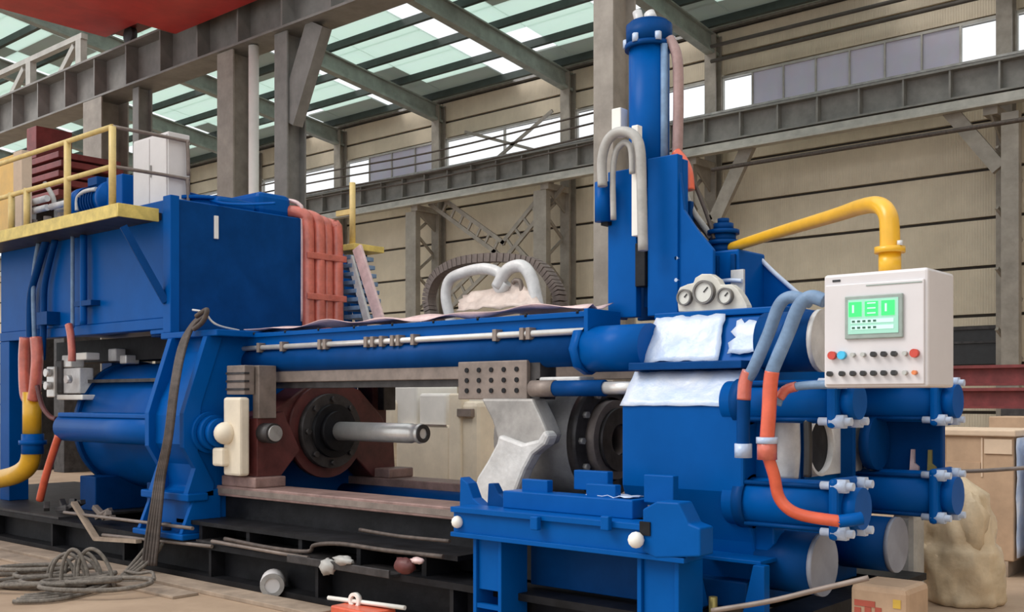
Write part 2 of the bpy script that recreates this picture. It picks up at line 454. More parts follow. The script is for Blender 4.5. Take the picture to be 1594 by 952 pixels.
# thin service lines along the wall
def line(label, pts, r, m='cable_dark', name='service_line', cat='cable', group='cables strung along the back wall'):
    return tag(MB().tube(pts, r, 6, 4).build(name, m), label, cat, group)
yl = WY-1.6
for k, (lab, va, vb) in enumerate((('uppermost thin cable below the grey window band', 262, 190), ('second thin cable strung above the crane girder', 276, 204), ('third thin cable strung along the crane girder top', 292, 222), ('lowest thin cable crossing in front of the crane girder', 300, 236))):
    a = P(470, va, yl); b = P(932, vb, yl); a.z = b.z = (a.z+b.z)/2
    MB().tube([a-Vector((12, 0, 0)), a, (a+b)/2-Vector((0, 0, .12)), b], .028, 6, 4).build('power_cable', 'cable_dark', g)
a = P(1108, 264, yl); b = P(1594, 193, yl); b.z = a.z
line('dark pipe crossing the beige panels right of the forked brace', [a, b+Vector((6, 0, 0))], .05, name='service_pipe', cat='pipe', group=None)
for k, (dz, lab) in enumerate(((10.12, 'upper dark conduit above the grey window panes at right'), (9.75, 'lower dark conduit above the grey window panes at right'))):
    line(lab, [(-13.6, yl+.8, dz), (8, yl+.8, dz)], .05, 'wall_dark', 'conduit', 'conduit', 'conduits above the window band')
for (a, b, lab) in (((724, 205), (850, 238), 'thin diagonal window brace falling to the right'), ((860, 172), (775, 245), 'thin diagonal window brace rising to the right')):
    MB().bar(P(*a, WY-.2), P(*b, WY-.2), .09, .06, (0, 1, 0)).build('window_brace', 'column_paint', wall, 0, lab)

# ------------------------------------------------------------------ middle row: columns, girder, crane
MY = 11.0
girder('crane_girder', 'dark near crane girder with boxy stiffeners under the red crane', MY, 7.50, 8.28, -60, 8, 'girder_paint', 1.25, True, .30)
def h_column(name, label, x, y, wd, dp, z1, m='column_paint', braces=()):
    t = thing(name, (x, y, 0), label, 'column')
    MB().box(x-wd/2, x+wd/2, y-dp/2, y-dp/2+.03, 0, z1).box(x-.02, x+.02, y-dp/2+.03, y+dp/2-.03, 0, z1).box(x-wd/2, x+wd/2, y+dp/2-.03, y+dp/2, 0, z1).build('shaft', m, t)
    B('base_plate', m, t, x-wd/2-.15, x+wd/2+.15, y-dp/2-.15, y+dp/2+.15, 0, .05, 0)
    for (a, b, wb) in braces: MB().bar(a, b, wb, .2, (0, 1, 0)).build('knee_brace', m, t)
    return t
x = P(957, 100, MY).x
h_column('hall_column', 'wide taupe steel column behind the blue shear tower', x, MY, .30, .5, 12.2)
x = P(369, 100, MY).x
h_column('hall_column', 'taupe steel column beside the tall white downpipe', x, MY, .48, .5, 7.45)
x = P(452, 100, MY).x
h_column('hall_column', 'dark steel column with a steep knee brace under the near girder', x, MY, .34, .4, 7.45, 'girder_paint', [(P(452, 190, MY-.05), P(497, 38, MY-.05), .45)])
x = P(165, 100, MY).x
h_column('hall_column', 'thick taupe column behind the yellow handrail', x, MY, .75, .6, 7.45)
x = P(222, 100, MY).x
h_column('hall_column', 'thin post under the near girder left of the white cabinet', x, MY, .22, .3, 7.45, 'girder_paint')
p = P(395, 100, MY-.1)
tag(MB().tube([(p.x, MY-.1, 0), (p.x, MY-.1, 7.44)], .09, 14, smooth=False).build('downpipe', 'cream_light'), 'tall white downpipe between two steel columns', 'pipe')
# lattice handrail of the crane walkway above the near girder
t = thing('walkway_rail', (-24, MY+.5, 8.4), 'pale lattice walkway railing above the near girder at left', 'railing')
zb, zt = 8.45, 9.45
B('top_bar', 'girder_light', t, -40, -22.6, MY+.45, MY+.6, zt-.12, zt, 0)
for x in (-22.75, -25.2, -27.7, -30.2, -32.7): B('post', 'girder_light', t, x-.12, x+.12, MY+.45, MY+.6, zb-.13, zt-.12, 0)
for x in (-23.0, -25.5, -28.0): MB().bar((x, MY+.52, zt-.2), (x-1.1, MY+.52, zb), .12, .14).build('diagonal', 'girder_light', t)
for k in range(6): MB().tube([(-40, MY+.9+k*.28, 8.75), (-23.2, MY+.9+k*.28, 8.75)], .05, 6, smooth=False).build('floor_bar', 'taupe_steel', t)

# red overhead crane on the near girder, running out over the camera's bay
t = thing('overhead_crane', (-18.6, 6, 8.4), 'red overhead travelling crane at the top left of the hall', 'crane')
B('bridge_girder', 'crane_red', t, -20.2, -18.2, -5, 10.75, 8.62, 10.2, .02)
B('bridge_girder', 'crane_red', t, -17.3, -13.9, -5, 10.55, 7.98, 10.2, .02)
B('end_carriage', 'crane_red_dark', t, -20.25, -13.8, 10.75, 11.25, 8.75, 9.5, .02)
B('walkway_plate', 'crane_red_dark', t, -18.2, -17.3, -5, 10.7, 8.66, 8.72, 0)
for x in (-19.7, -15.2): C('wheel', 'dark_steel', t, (x, 11.0-.06, 8.62), (x, 11.0+.06, 8.62), .17)
B('buffer_plate', 'grey_steel', t, -17.2, -16.7, 10.62, 10.74, 8.5, 8.62, 0)

# ================================================================== THE PRESS
YC, ZC = 5.5, 1.09
pr = thing('extrusion_press', (-6.2, YC, 0), 'long blue horizontal extrusion press with dark base and silver ram stem', 'machine')
# --- base
base = MB()
for y0, y1 in ((4.42, 4.72), (6.28, 6.58)):
    base.box(-13.2, -2.35, y0, y1, .24, .28).box(-13.2, -2.35, (y0+y1)/2-.02, (y0+y1)/2+.02, .04, .24).box(-13.2, -2.35, y0, y1, 0, .04)
for x in (-13.1, -11.9, -10.7, -9.5, -8.3, -7.1, -5.9, -4.7, -3.5, -2.5): base.box(x-.1, x+.1, 4.72, 6.28, .02, .26)
bo = base.build('base_frame', 'black_steel', pr)
for k in range(18):
    x = -13.0+k*1.24
    if x < -4.3: B('rib', 'black_steel', bo, x-.015, x+.015, 4.43, 4.55, .04, .24, 0)
B('cover_plate', 'dark_steel', pr, -13.0, -9.2, 4.45, 6.5, .28, .30, 0)
B('cover_plate', 'dark_steel', pr, -7.0, -5.4, 4.44, 4.70, .28, .295, 0)
B('bed_wall', 'black_steel', pr, -7.2, -3.4, 4.78, 4.90, .28, .60, .004)
B('bed_wall', 'black_steel', pr, -7.2, -3.4, 6.10, 6.22, .28, .60, .004)
B('bed_floor', 'black_steel', pr, -7.2, -3.4, 4.9, 6.1, .28, .33, 0)
B('lower_ledge', 'black_steel', pr, -7.3, -4.3, 4.46, 4.78, .40, .43, 0)
for x in (-7.0, -6.4, -5.8, -5.2, -4.6): B('ledge_bracket', 'black_steel', pr, x-.02, x+.02, 4.48, 4.78, .28, .40, 0)
B('guide_rail', 'brown_rail', pr, -7.25, -4.08, 4.70, 5.00, .60, .68, .008)
B('guide_rail', 'brown_rail', pr, -7.25, -3.6, 6.02, 6.32, .60, .68, .008)
B('wear_strip', 'taupe_steel', pr, -7.2, -4.1, 4.695, 4.72, .62, .66, 0)
# --- front platen
def yz(pts, x): return [(x, y, z) for y, z in pts]
prof = [(5.12, 1.80), (4.96, 1.52), (4.90, 1.50), (4.75, 1.31), (4.75, .88), (4.86, .62), (4.92, .40), (6.08, .40), (6.14, .62), (6.25, .88), (6.25, 1.31), (6.10, 1.50), (6.04, 1.52), (5.88, 1.80)]
fp = MB().prism(yz(prof, -3.34), (.74, 0, 0)).build('front_platen', 'blue', pr, .015)
B('ledge', 'blue_dull_shaded', fp, -3.33, -2.64, 4.80, 4.97, 1.505, 1.545, .004)
def film(name, m, parent, c00, c01, c10, c11, nu, nv, amp, off, th=.004, edge=0, seed=0, label=None):
    """crumpled film over the quad c00-c01 (bottom) c10-c11 (top), standing off by off"""
    c00, c01, c10, c11 = map(Vector, (c00, c01, c10, c11)); nn = (c01-c00).cross(c10-c00).normalized()
    g_ = []
    for j in range(nv+1):
        row = []
        for i in range(nu+1):
            s_, t_ = i/nu, j/nv
            e = edge*noise.noise(Vector((s_*6+seed, t_*5, seed)))
            s2, t2 = s_, t_
            if i in (0, nu): s2 += e
            if j in (0, nv): t2 += e
            p = (c00*(1-s2)+c01*s2)*(1-t2)+(c10*(1-s2)+c11*s2)*t2
            row.append(p+nn*(off+amp*(.5+noise.noise(Vector((s_*7+seed*3.1, t_*5, seed))))))
        g_.append(row)
    return MB().sheet(g_, th).build(name, m, parent, 0, label)
film('protective_film', 'white_film', fp, (-3.345, 4.965, 1.545), (-2.86, 4.965, 1.545), (-3.345, 5.112, 1.802), (-2.90, 5.112, 1.802), 16, 8, .012, .012, edge=.05, seed=2)
film('protective_film', 'white_film', fp, (-3.345, 4.75, 1.305), (-2.66, 4.75, 1.305), (-3.345, 4.895, 1.49), (-2.66, 4.895, 1.49), 16, 6, .008, .010, edge=.02, seed=5)
film('protective_film', 'white_film', fp, (-2.82, 4.985, 1.58), (-2.62, 4.985, 1.58), (-2.82, 5.09, 1.76), (-2.62, 5.09, 1.76), 8, 6, .01, .008, edge=.18, seed=9)
B('top_plate', 'blue', fp, -3.36, -2.56, 5.10, 5.90, 1.80, 1.835, .006)
# right face of the platen: machined boss, exit ring, white primed face
MB().ring((-2.60, YC, ZC), (-2.53, YC, ZC), .165, .148, 40).build('exit_ring', 'film_grey', fp)
C('exit_bore', 'black_steel', fp, (-2.605, YC, ZC), (-2.565, YC, ZC), .15, 32)
B('primed_face', 'film_grey', fp, -2.60, -2.575, 5.05, 6.15, .92, 1.28, .004)
for yy in (5.16, 5.24, 5.86): B('face_rib', 'blue_dull_shaded', fp, -2.58, -2.50, yy-.02, yy+.02, .9, 1.3, .004)
# feet of the platen: front skirt with lip and opening
ft = MB().box(-3.3, -2.62, 4.82, 6.18, .28, .42).build('platen_foot', 'blue_dull_shaded', pr, .01)
MB().prism([(-2.90, 4.88, .80), (-2.90, 4.88, .60), (-2.80, 4.88, .545), (-2.56, 4.88, .545), (-2.50, 4.88, .62), (-2.50, 4.88, 1.20), (-2.60, 4.88, 1.30), (-2.64, 4.88, .80)], (0, .12, 0)).build('skirt', 'blue', ft, .01)
B('lip', 'blue', ft, -2.88, -2.48, 4.70, 4.90, .535, .555, .004)
MB().prism([(-2.92, 4.66, .54), (-2.84, 4.66, .54), (-2.78, 4.66, .30), (-2.98, 4.66, .12)], (0, .06, 0)).build('gusset', 'blue', ft, .004)
MB().prism([(-2.50, 4.66, .54), (-2.44, 4.66, .54), (-2.44, 4.66, .16), (-2.58, 4.66, .20)], (0, .06, 0)).build('gusset', 'blue', ft, .004)
B('sole_plate', 'blue_dull_shaded', ft, -3.0, -2.42, 4.5, 4.84, .16, .20, .004)
C('fitting', 'brass', ft, (-2.72, 4.66, .20), (-2.72, 4.66, .36), .022, 12)
MB().ball((-2.68, 4.60, .23), .025, 10).build('fitting_knob', 'white_film', ft)
# --- tie rods (round columns) with capped ends
for (y, z, k) in ((5.02, .52, 0), (5.98, .52, 1), (5.02, 1.64, 2), (5.98, 1.64, 3)):
    x0 = -7.3
    tr = C('tie_rod', 'blue_dull_shaded', pr, (x0, y, z), (-3.75, y, z), .10, 24)
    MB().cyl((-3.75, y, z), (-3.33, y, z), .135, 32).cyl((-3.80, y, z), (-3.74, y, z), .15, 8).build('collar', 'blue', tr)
    C('nut', 'blue_dull_shaded', tr, (-2.61, y, z), (-2.32, y, z), .155, 32)
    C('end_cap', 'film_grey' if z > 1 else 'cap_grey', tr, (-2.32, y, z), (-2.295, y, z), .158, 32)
# --- container shift cylinders (four), right of the platen
for (y, z, r) in ((4.82, 1.335, .105), (6.18, 1.335, .12), (4.86, .83, .125), (6.18, .80, .135)):
    cy = C('shift_cylinder', 'blue', pr, (-2.72, y, z), (-2.10, y, z), r, 28)
    MB().cyl((-2.10, y, z), (-2.03, y, z), r*.8, 20).build('end_flange', 'blue', cy)
    MB().cyl((-2.66, y, z), (-2.60, y, z), r+.012, 28).build('mount_flange', 'blue_dull_shaded', cy)
    for s_ in (-1, 1):
        MB().tube([(-2.6, y-r*.75, z+s_*r*.82), (-2.1, y-r*.75, z+s_*r*.82)], .012, 8, smooth=False).build('stay_rod', 'blue_dull_shaded', cy)
    B('end_plate', 'blue', cy, -2.145, -2.095, y-r-.02, y+r+.02, z-r-.02, z+r+.02, .02)
    k_ = r*.88; b0 = None
    for sy, sz in ((-1, -1), (-1, 1), (1, -1), (1, 1)):
        q = Vector((-2.19, y+sy*k_, z+sz*k_))
        if b0 is None: b0 = MB().cyl(q, q+Vector((.16, 0, 0)), .020, 10).cyl(q+Vector((.06, 0, 0)), q+Vector((.13, 0, 0)), .036, 6).build('end_bolt', 'white_film', cy)
        else: copy(b0, q+Vector((.08, 0, 0)), cy)
B('back_bracket', 'blue_dull_shaded', pr, -2.60, -2.16, 6.30, 6.36, .86, 1.27, .01)
C('cover_disc', 'blue_dull_shaded', pr, (-2.52, 6.12, ZC), (-2.46, 6.12, ZC), .16, 32)
MB().prism([(-2.34, 6.27, .92), (-2.29, 6.28, .92), (-2.29, 6.28, .95), (-2.315, 6.28, .97), (-2.315, 6.28, 1.05), (-2.335, 6.28, 1.05)], (0, .02, 0)).build('stop_mark', 'pink_film', pr)
MB().prism([(-2.24, 6.28, .92), (-2.19, 6.28, .92), (-2.19, 6.28, .95), (-2.215, 6.28, .97), (-2.215, 6.28, 1.05), (-2.235, 6.28, 1.05)], (0, .02, 0)).build('stop_mark', 'brass', pr)
# --- upper beam with silver shaft
ub = B('upper_beam', 'blue', pr, -7.25, -3.72, 4.98, 5.22, 1.625, 1.862, .008)
MB().box(-7.24, -3.73, 4.955, 4.985, 1.83, 1.862).box(-7.24, -3.73, 4.955, 4.985, 1.625, 1.655).build('beam_lip', 'blue', ub, .003)
B('end_plate', 'blue', ub, -3.735, -3.705, 4.93, 5.26, 1.60, 1.875, .004)
MB().tube([(-7.2, 4.945, 1.745), (-3.74, 4.945, 1.745)], .020, 12, smooth=False).build('indicator_rod', 'bright_steel', ub)
first = None
for u_ in (405, 441, 500, 508, 572, 582, 596, 613, 622, 645, 773, 815, 825):
    x = P(u_, 540, 4.94).x
    if first is None: first = MB().box(x-.016, x+.016, 4.915, 4.98, 1.708, 1.782).build('rod_clamp', 'taupe_steel', ub, .003); cc = WL[first.name].copy()
    else: copy(first, Vector((x, cc.y, cc.z)), ub)
bolts(ub, 'bolt', 'black_steel', [(-7.0+k*.4, 4.96, 1.85) for k in range(9)], (0, 0, 1), .012, .02)
film('dust_film', 'pink_film', ub, (-7.2, 5.0, 1.862), (-3.76, 5.0, 1.862), (-7.2, 5.26, 1.862), (-3.76, 5.26, 1.862), 70, 5, .06, .012, edge=.01, seed=4)
# --- brown guide under the beam and container carriage
B('upper_guide', 'taupe_steel', pr, -7.2, -4.12, 4.965, 5.16, 1.475, 1.622, .006)
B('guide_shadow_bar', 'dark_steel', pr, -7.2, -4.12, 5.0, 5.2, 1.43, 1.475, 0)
B('upper_guide', 'taupe_steel', pr, -7.2, -3.9, 5.86, 6.0, 1.48, 1.622, .006)
ca = B('carriage_plate', 'taupe_steel', pr, -4.74, -4.16, 4.92, 5.0, 1.345, 1.585, .006)
B('carriage_side', 'dark_steel', ca, -4.16, -4.08, 4.95, 5.10, 1.345, 1.585, .004)
first = None
for i in range(5):
    for j in range(3):
        x = -4.66+i*.105; z = 1.40+j*.065
        if first is None: first = C('bolt_hole', 'black_steel', ca, (x, 4.913, z), (x, 4.925, z), .016, 10); cc = WL[first.name].copy()
        else: copy(first, (x, cc.y, z), ca)
B('rear_shelf', 'blue_dull_shaded', pr, -6.9, -4.3, 5.86, 6.55, 1.625, 1.65, .004)
# --- rear hangers
B('rear_post', 'red_oxide', pr, -7.14, -6.94, 6.14, 6.3, .68, 1.60, .008)
B('rear_post', 'dark_steel', pr, -6.90, -6.82, 6.16, 6.3, 1.25, 1.60, .008)
B('front_hanger', 'taupe_steel', pr, -6.74, -6.66, 4.76, 4.92, 1.20, 1.60, .006)
# --- ram crosshead
ch = [(4.72, .685), (4.98, .685), (5.18, .86), (5.82, .86), (6.02, .685), (6.28, .685), (6.26, .98), (6.12, 1.2), (5.88, 1.42), (5.6, 1.50), (5.35, 1.47), (5.0, 1.26), (4.72, 1.2)]
cr = MB().prism(yz(ch, -7.06), (.26, 0, 0)).build('ram_crosshead', 'red_oxide', pr, .012)
C('boss', 'red_oxide', cr, (-6.82, YC, ZC), (-6.76, YC, ZC), .38, 36)
MB().ring((-6.78, YC, ZC), (-6.70, YC, ZC), .30, .21, 36).build('clamp_ring', 'dark_steel', cr)
bolts(cr, 'bolt', 'dark_steel', [(-6.70, YC+.255*math.cos(a*math.pi/4), ZC+.255*math.sin(a*math.pi/4)) for a in range(8)], (1, 0, 0), .025, .03)
MB().steps((-6.80, YC, ZC), (0, YC, ZC), [(0, .14, .215), (.14, .19, .16)], 32).build('stem_holder', 'black_steel', cr)
st = MB().lathe((-6.62, YC, ZC), (0, YC, ZC), [(0, .075), (.84, .075), (.85, .068), (.92, .068), (.93, .076), (.96, .072)], 28).build('stem', 'bright_steel', cr)
MB().ring((-5.665, YC, ZC), (-5.65, YC, ZC), .068, .04, 28).build('stem_tip', 'dark_steel', st)
for y in (4.70, 6.04):
    B('guide_shoe', 'brown_rail', cr, -7.06, -6.62, y, y+.28, .68, .76, .01)
MB().prism([(-6.80, 4.76, .76), (-6.80, 4.98, .76), (-6.80, 5.16, .95), (-6.80, 5.0, 1.25), (-6.80, 4.76, 1.20)], (.12, 0, 0)).build('web_plate', 'red_oxide', cr, .004)
C('pin', 'dark_steel', cr, (-6.68, 4.82, 1.09), (-6.55, 4.82, 1.09), .075, 20)
C('pin_end', 'grey_steel', cr, (-6.55, 4.82, 1.09), (-6.53, 4.82, 1.09), .06, 20)
B('side_plate', 'cream', cr, -6.92, -6.70, 4.62, 4.71, .77, 1.36, .02)
MB().ball((-6.86, 4.60, 1.09), .085, 18).build('rod_end', 'cream', cr)
B('side_block', 'cream', cr, -6.98, -6.84, 4.56, 4.64, .84, .98, .02)
sb = B('stacked_block', 'taupe_steel', pr, -6.93, -6.70, 4.66, 4.75, 1.38, 1.60, .006)
for z in (1.42, 1.48, 1.54): B('shim', 'dark_steel', sb, -6.935, -6.695, 4.655, 4.70, z-.008, z+.008, 0)
# --- container
ct = MB().cyl((-4.62, YC, ZC), (-4.02, YC, ZC), .37, 48).build('container', 'grey_steel', pr)
MB().ring((-4.02, YC, ZC), (-3.95, YC, ZC), .37, .27, 48).build('container_ring', 'dark_steel', ct)
MB().ring((-4.02, YC, ZC), (-3.90, YC, ZC), .25, .10, 40).build('liner', 'taupe_steel', ct)
MB().ring((-3.90, YC, ZC), (-3.87, YC, ZC), .20, .10, 40).build('seal_ring', 'dark_steel', ct)
bolts(ct, 'bolt', 'grey_steel', [(-3.95, YC+.32*math.cos(a*math.pi/6), ZC+.32*math.sin(a*math.pi/6)) for a in range(12)], (1, 0, 0), .022, .03)
MB().steps((-3.62, YC, ZC), (0, YC, ZC), [(0, .12, .30), (.12, .28, .26)], 40).build('die_stack', 'taupe_steel', pr)
# container shoe at the front: neck of grey steel, lower half in white film
neck = [(748, 620), (766, 655), (774, 684), (826, 700), (848, 690), (853, 676), (842, 650), (828, 620)]
MB().prism([P(u_, v_, 4.86) for u_, v_ in neck], (0, .14, 0)).build('container_neck', 'grey_steel', ct, .015)
foot = [(775, 676), (772, 690), (757, 718), (742, 742), (735, 768), (742, 783), (756, 790), (798, 791), (802, 766), (815, 732), (828, 708), (848, 692), (854, 678), (846, 668), (836, 684), (812, 690)]
MB().prism([P(u_, v_, 4.82) for u_, v_ in foot], (0, .10, 0)).build('film_wrapped_shoe', 'film_grey', ct, .02, 'shoe wrapped in white plastic film')
# container traverse rod
zr = 1.41
MB().cyl((-4.10, 4.90, zr), (-3.92, 4.90, zr), .05, 20).build('traverse_end', 'taupe_steel', pr)
C('traverse_sleeve', 'blue_dull_shaded', pr, (-3.92, 4.90, zr), (-3.56, 4.90, zr), .047, 20)
C('traverse_rod', 'bright_steel', pr, (-3.56, 4.90, zr), (-3.33, 4.90, zr), .036, 20)
B('traverse_cover', 'film_grey', pr, -4.12, -3.78, 4.95, 5.1, 1.44, 1.48, .01)
# --- rear platen and main cylinder
rp_ = [(4.72, 1.86), (4.70, 1.72), (4.50, 1.34), (4.46, 1.22), (4.46, 1.0), (4.56, .84), (4.58, .66), (4.46, .58), (4.46, .30), (6.3, .30), (6.3, .58), (6.2, .66), (6.16, .84), (6.16, 1.0), (6.16, 1.22), (6.14, 1.34), (6.1, 1.72), (6.1, 1.86)]
rp = MB().prism(yz(rp_, -7.62), (.50, 0, 0)).build('rear_platen', 'blue', pr, .015)
B('top_flange', 'blue', rp, -7.80, -7.0, 4.62, 6.15, 1.83, 1.88, .008)
for x in (-7.66, -7.16):
    MB().prism(yz([(4.60, 1.83), (4.74, 1.83), (4.55, 1.30), (4.52, .95), (4.66, .70), (4.66, .6), (4.42, .6), (4.50, .82), (4.40, .98), (4.40, 1.24), (4.44, 1.36)], x), (.06, 0, 0)).build('edge_rib', 'blue', rp, .004)
fo = MB().box(-7.78, -7.06, 4.36, 4.72, .285, .33).build('mounting_foot', 'blue', rp, .01)
for x in (-7.72, -7.12): MB().prism([(x-.02, 4.38, .33), (x-.02, 4.72, .33), (x-.02, 4.72, .66), (x-.02, 4.50, .62)], (.04, 0, 0)).build('foot_gusset', 'blue', fo, .004)
B('foot_bar', 'blue', fo, -7.76, -7.08, 4.42, 4.60, .57, .63, .01)
C('anchor_nut', 'dark_steel', fo, (-7.42, 4.46, .33), (-7.42, 4.46, .39), .05, 6)
C('main_cylinder', 'blue', pr, (-9.72, YC, ZC), (-7.62, YC, ZC), .60, 56)
MB().ring((-9.78, YC, ZC), (-9.70, YC, ZC), .63, .3, 48).build('cylinder_flange', 'blue_dull_shaded', pr)
sc = C('side_cylinder', 'blue', pr, (-9.40, 4.62, 1.09), (-7.14, 4.62, 1.09), .125, 32)
MB().box(-9.36, -7.64, 4.52, 4.98, 1.185, 1.225).build('shelf', 'blue', sc, .01)
MB().steps((-7.14, 4.62, 1.09), (0, 4.62, 1.09), [(0, .07, .16), (.07, .14, .135), (.14, .20, .11), (.20, .30, .08)], 32).build('gland', 'blue', sc)
B('saddle', 'blue_dull_shaded', pr, -9.7, -9.4, 4.9, 6.1, .30, .62, .01)
B('saddle', 'blue_dull_shaded', pr, -8.5, -8.2, 4.9, 6.1, .30, .62, .01)

# ================================================================== die slide in front of the platen
ds = thing('die_slide_frame', (-3.4, 4.4, 0), 'blue steel die slide frame on legs in front of the press', 'frame')
MB().box(-4.13, -2.62, 4.25, 4.40, .585, .75).build('front_beam', 'blue', ds, .006)
MB().box(-4.13, -2.62, 4.225, 4.25, .72, .75).box(-4.13, -2.62, 4.225, 4.25, .585, .61).build('beam_flange', 'blue', ds, .003)
B('rear_beam', 'blue_dull_shaded', ds, -4.13, -2.9, 4.52, 4.60, .60, .74, .006)
B('slide_bar', 'blue', ds, -3.86, -3.0, 4.36, 4.50, .75, .845, .006)
B('slide_way', 'taupe_steel', ds, -3.95, -2.88, 4.50, 4.60, .74, .80, .004)
MB().prism([P(715, 795, 4.42), P(716, 742, 4.42), P(728, 752, 4.42), P(736, 775, 4.42), P(752, 790, 4.42), P(795, 795, 4.42)], (0, .08, 0)).build('end_horn', 'blue', ds, .006)
MB().prism([P(758, 792, 4.46), P(760, 752, 4.46), P(768, 752, 4.46), P(776, 768, 4.46), P(790, 780, 4.46), P(792, 792, 4.46)], (0, .05, 0)).build('small_bracket', 'blue_dull_shaded', ds, .004)
for (u0, u1, vt, vb, y) in ((812, 852, 745, 775, 4.42), (893, 946, 731, 765, 4.52), (912, 958, 752, 785, 4.40), (1002, 1048, 738, 785, 4.42)):
    a = P(u0, vt, y); b = P(u1, vb, y); MB().box(a.x, b.x, y, y+.05, max(b.z, .74), a.z).build('guide_block', 'blue', ds, .005)
MB().prism([P(1000, 858, 4.22), P(1000, 792, 4.22), P(1022, 780, 4.22), P(1056, 782, 4.22), P(1072, 815, 4.22), P(1090, 822, 4.22), P(1090, 866, 4.22), P(1020, 868, 4.22)], (0, .12, 0)).build('end_block', 'blue', ds, .008)
B('end_slot', 'black_steel', ds, P(996, 800, 4.215).x, P(1012, 800, 4.215).x, 4.212, 4.225, .70, .765, 0)
for (u0, u1) in ((740, 784), (995, 1060)):
    x0 = P(u0, 850, 4.30).x; x1 = P(u1, 850, 4.30).x
    lg = MB().box(x0, x0+.025, 4.28, 4.5, .03, .60).box(x1-.025, x1, 4.28, 4.5, .03, .60).box(x0+.025, x1-.025, 4.30, 4.32, .30, .60).box(x0+.025, x1-.025, 4.48, 4.50, .03, .60).build('leg', 'blue', ds, .004)
    B('leg_plate', 'blue', lg, x0-.04, x1+.04, 4.24, 4.54, 0, .03, .004)
    B('leg_tie', 'blue', lg, x0+.025, x1-.025, 4.285, 4.31, .20, .225, 0)
B('lower_tie', 'blue_dull_shaded', ds, -3.86, -2.96, 4.60, 4.64, .30, .56, .004)
MB().ball(P(712, 812, 4.24), .035, 12).build('end_knob', 'cream_light', ds)
MB().ball(P(990, 840, 4.19), .04, 12).build('end_knob', 'cream_light', ds)
for u_ in (836, 946): 
    p = P(u_, 815, 4.22); B('stop_lug', 'blue', ds, p.x-.025, p.x+.025, 4.19, 4.225, p.z-.03, p.z+.04, .006)
film('slide_film', 'white_film', ds, (-3.32, 4.40, .846), (-3.04, 4.40, .846), (-3.32, 4.52, .846), (-3.04, 4.52, .846), 8, 4, .012, .002, edge=.1, seed=12)

# ================================================================== shear tower
sh = thing('butt_shear', (-3.6, YC, 1.85), 'tall blue vertical shear tower with hydraulic cylinder on top', 'shear')
X0 = -3.66
cyl_ = MB().steps((X0, YC, 2.55), (X0, YC, 4), [(0, 1.0, .125)], 32).build('cylinder', 'blue', sh)
MB().steps((X0, YC, 3.50), (X0, YC, 4), [(0, .03, .15), (.03, .15, .142), (.15, .17, .12)], 32).build('cylinder_cap', 'blue_dull_shaded', cyl_)
MB().cyl((X0-.06, YC, 3.66), (X0-.09, YC, 3.76), .03, 12).cyl((X0+.03, YC, 3.67), (X0+.0, YC, 3.73), .035, 12).build('lifting_eye', 'film_grey', cyl_)
bolts(cyl_, 'bolt', 'white_film', [(X0+.14*math.cos(a), YC+.14*math.sin(a), 3.52) for a in (-.6, -1.6, -2.6, .4)], (0, 0, 1), .022, .05)
MB().box(X0-.20, X0-.13, YC-.12, YC-.04, 2.98, 3.15).build('sensor_box', 'cream_light', sh, .006)
C('oil_pipe', 'blue_grey', sh, (X0+.135, YC-.04, 2.6), (X0+.135, YC-.04, 3.5), .022, 12)
B('guide_flange', 'blue', sh, -3.83, -3.62, 5.30, 5.36, 1.84, 2.74, .006)
B('guide_flange', 'blue', sh, -3.54, -3.33, 5.30, 5.36, 1.84, 2.78, .006)
B('side_cheek', 'blue', sh, -3.83, -3.79, 5.36, 5.46, 1.84, 2.72, .006)
B('side_cheek', 'blue', sh, -3.37, -3.33, 5.36, 5.42, 1.84, 2.76, .006)
B('back_web', 'blue_dull_shaded', sh, -3.79, -3.40, 5.56, 5.60, 1.84, 2.55, .006)
B('head_plate', 'blue', sh, -3.82, -3.52, 5.36, 5.64, 2.55, 2.62, .006)
MB().prism([P(1036, 268, 5.32), P(1058, 268, 5.32), P(1064, 326, 5.32), P(1084, 356, 5.32), P(1110, 388, 5.32), P(1110, 486, 5.32), P(1036, 490, 5.32)], (0, .03, 0)).build('gusset', 'blue', sh, .006)
bolts(sh, 'bolt', 'white_film', [P(1055, 402, 5.32), P(1055, 436, 5.32)], (0, -1, 0), .012, .02)
B('shear_slide', 'blue_dull_shaded', sh, -3.62, -3.53, 5.38, 5.56, 1.9, 2.55, .004)
B('shear_blade_guard', 'black_steel', sh, -3.615, -3.545, 5.28, 5.36, 2.02, 2.28, .004)
B('scale_strip', 'cream_light', sh, -3.62, -3.575, 5.25, 5.30, 2.32, 2.98, .004)
bolts(sh, 'bolt', 'dark_steel', [(-3.56, 5.30, 2.30+k*.07) for k in range(8)], (0, -1, 0), .012, .02)
p = P(938, 310, 5.25); C('accumulator', 'blue', sh, (p.x, 5.25, P(938, 345, 5.25).z), (p.x, 5.25, P(938, 284, 5.25).z), .048, 20)
B('accumulator_bracket', 'black_steel', sh, p.x-.02, -3.80, 5.26, 5.33, P(938, 350, 5.25).z, P(938, 344, 5.25).z, 0)
def tubep(name, m, parent, pix, Y, r, label=None, seg=12):
    return MB().tube([P(u_, v_, Y if not isinstance(Y, (list, tuple)) else Y[i]) for i, (u_, v_) in enumerate(pix)], r, seg).build(name, m, parent, 0, label)
tubep('hose', 'hose_grey', sh, [(938, 290), (937, 250), (944, 222), (958, 207), (975, 205), (990, 214), (997, 238), (999, 300), (1001, 390)], 5.18, .030)
tubep('hose', 'hose_grey', sh, [(955, 342), (954, 270), (959, 236), (972, 222), (982, 232), (984, 270)], 5.22, .018)
tubep('wrapped_pipe', 'dusky_film', sh, [(1042, 60), (1054, 90), (1056, 160), (1054, 250)], 5.5, .032, 'pipe wrapped in pinkish film')
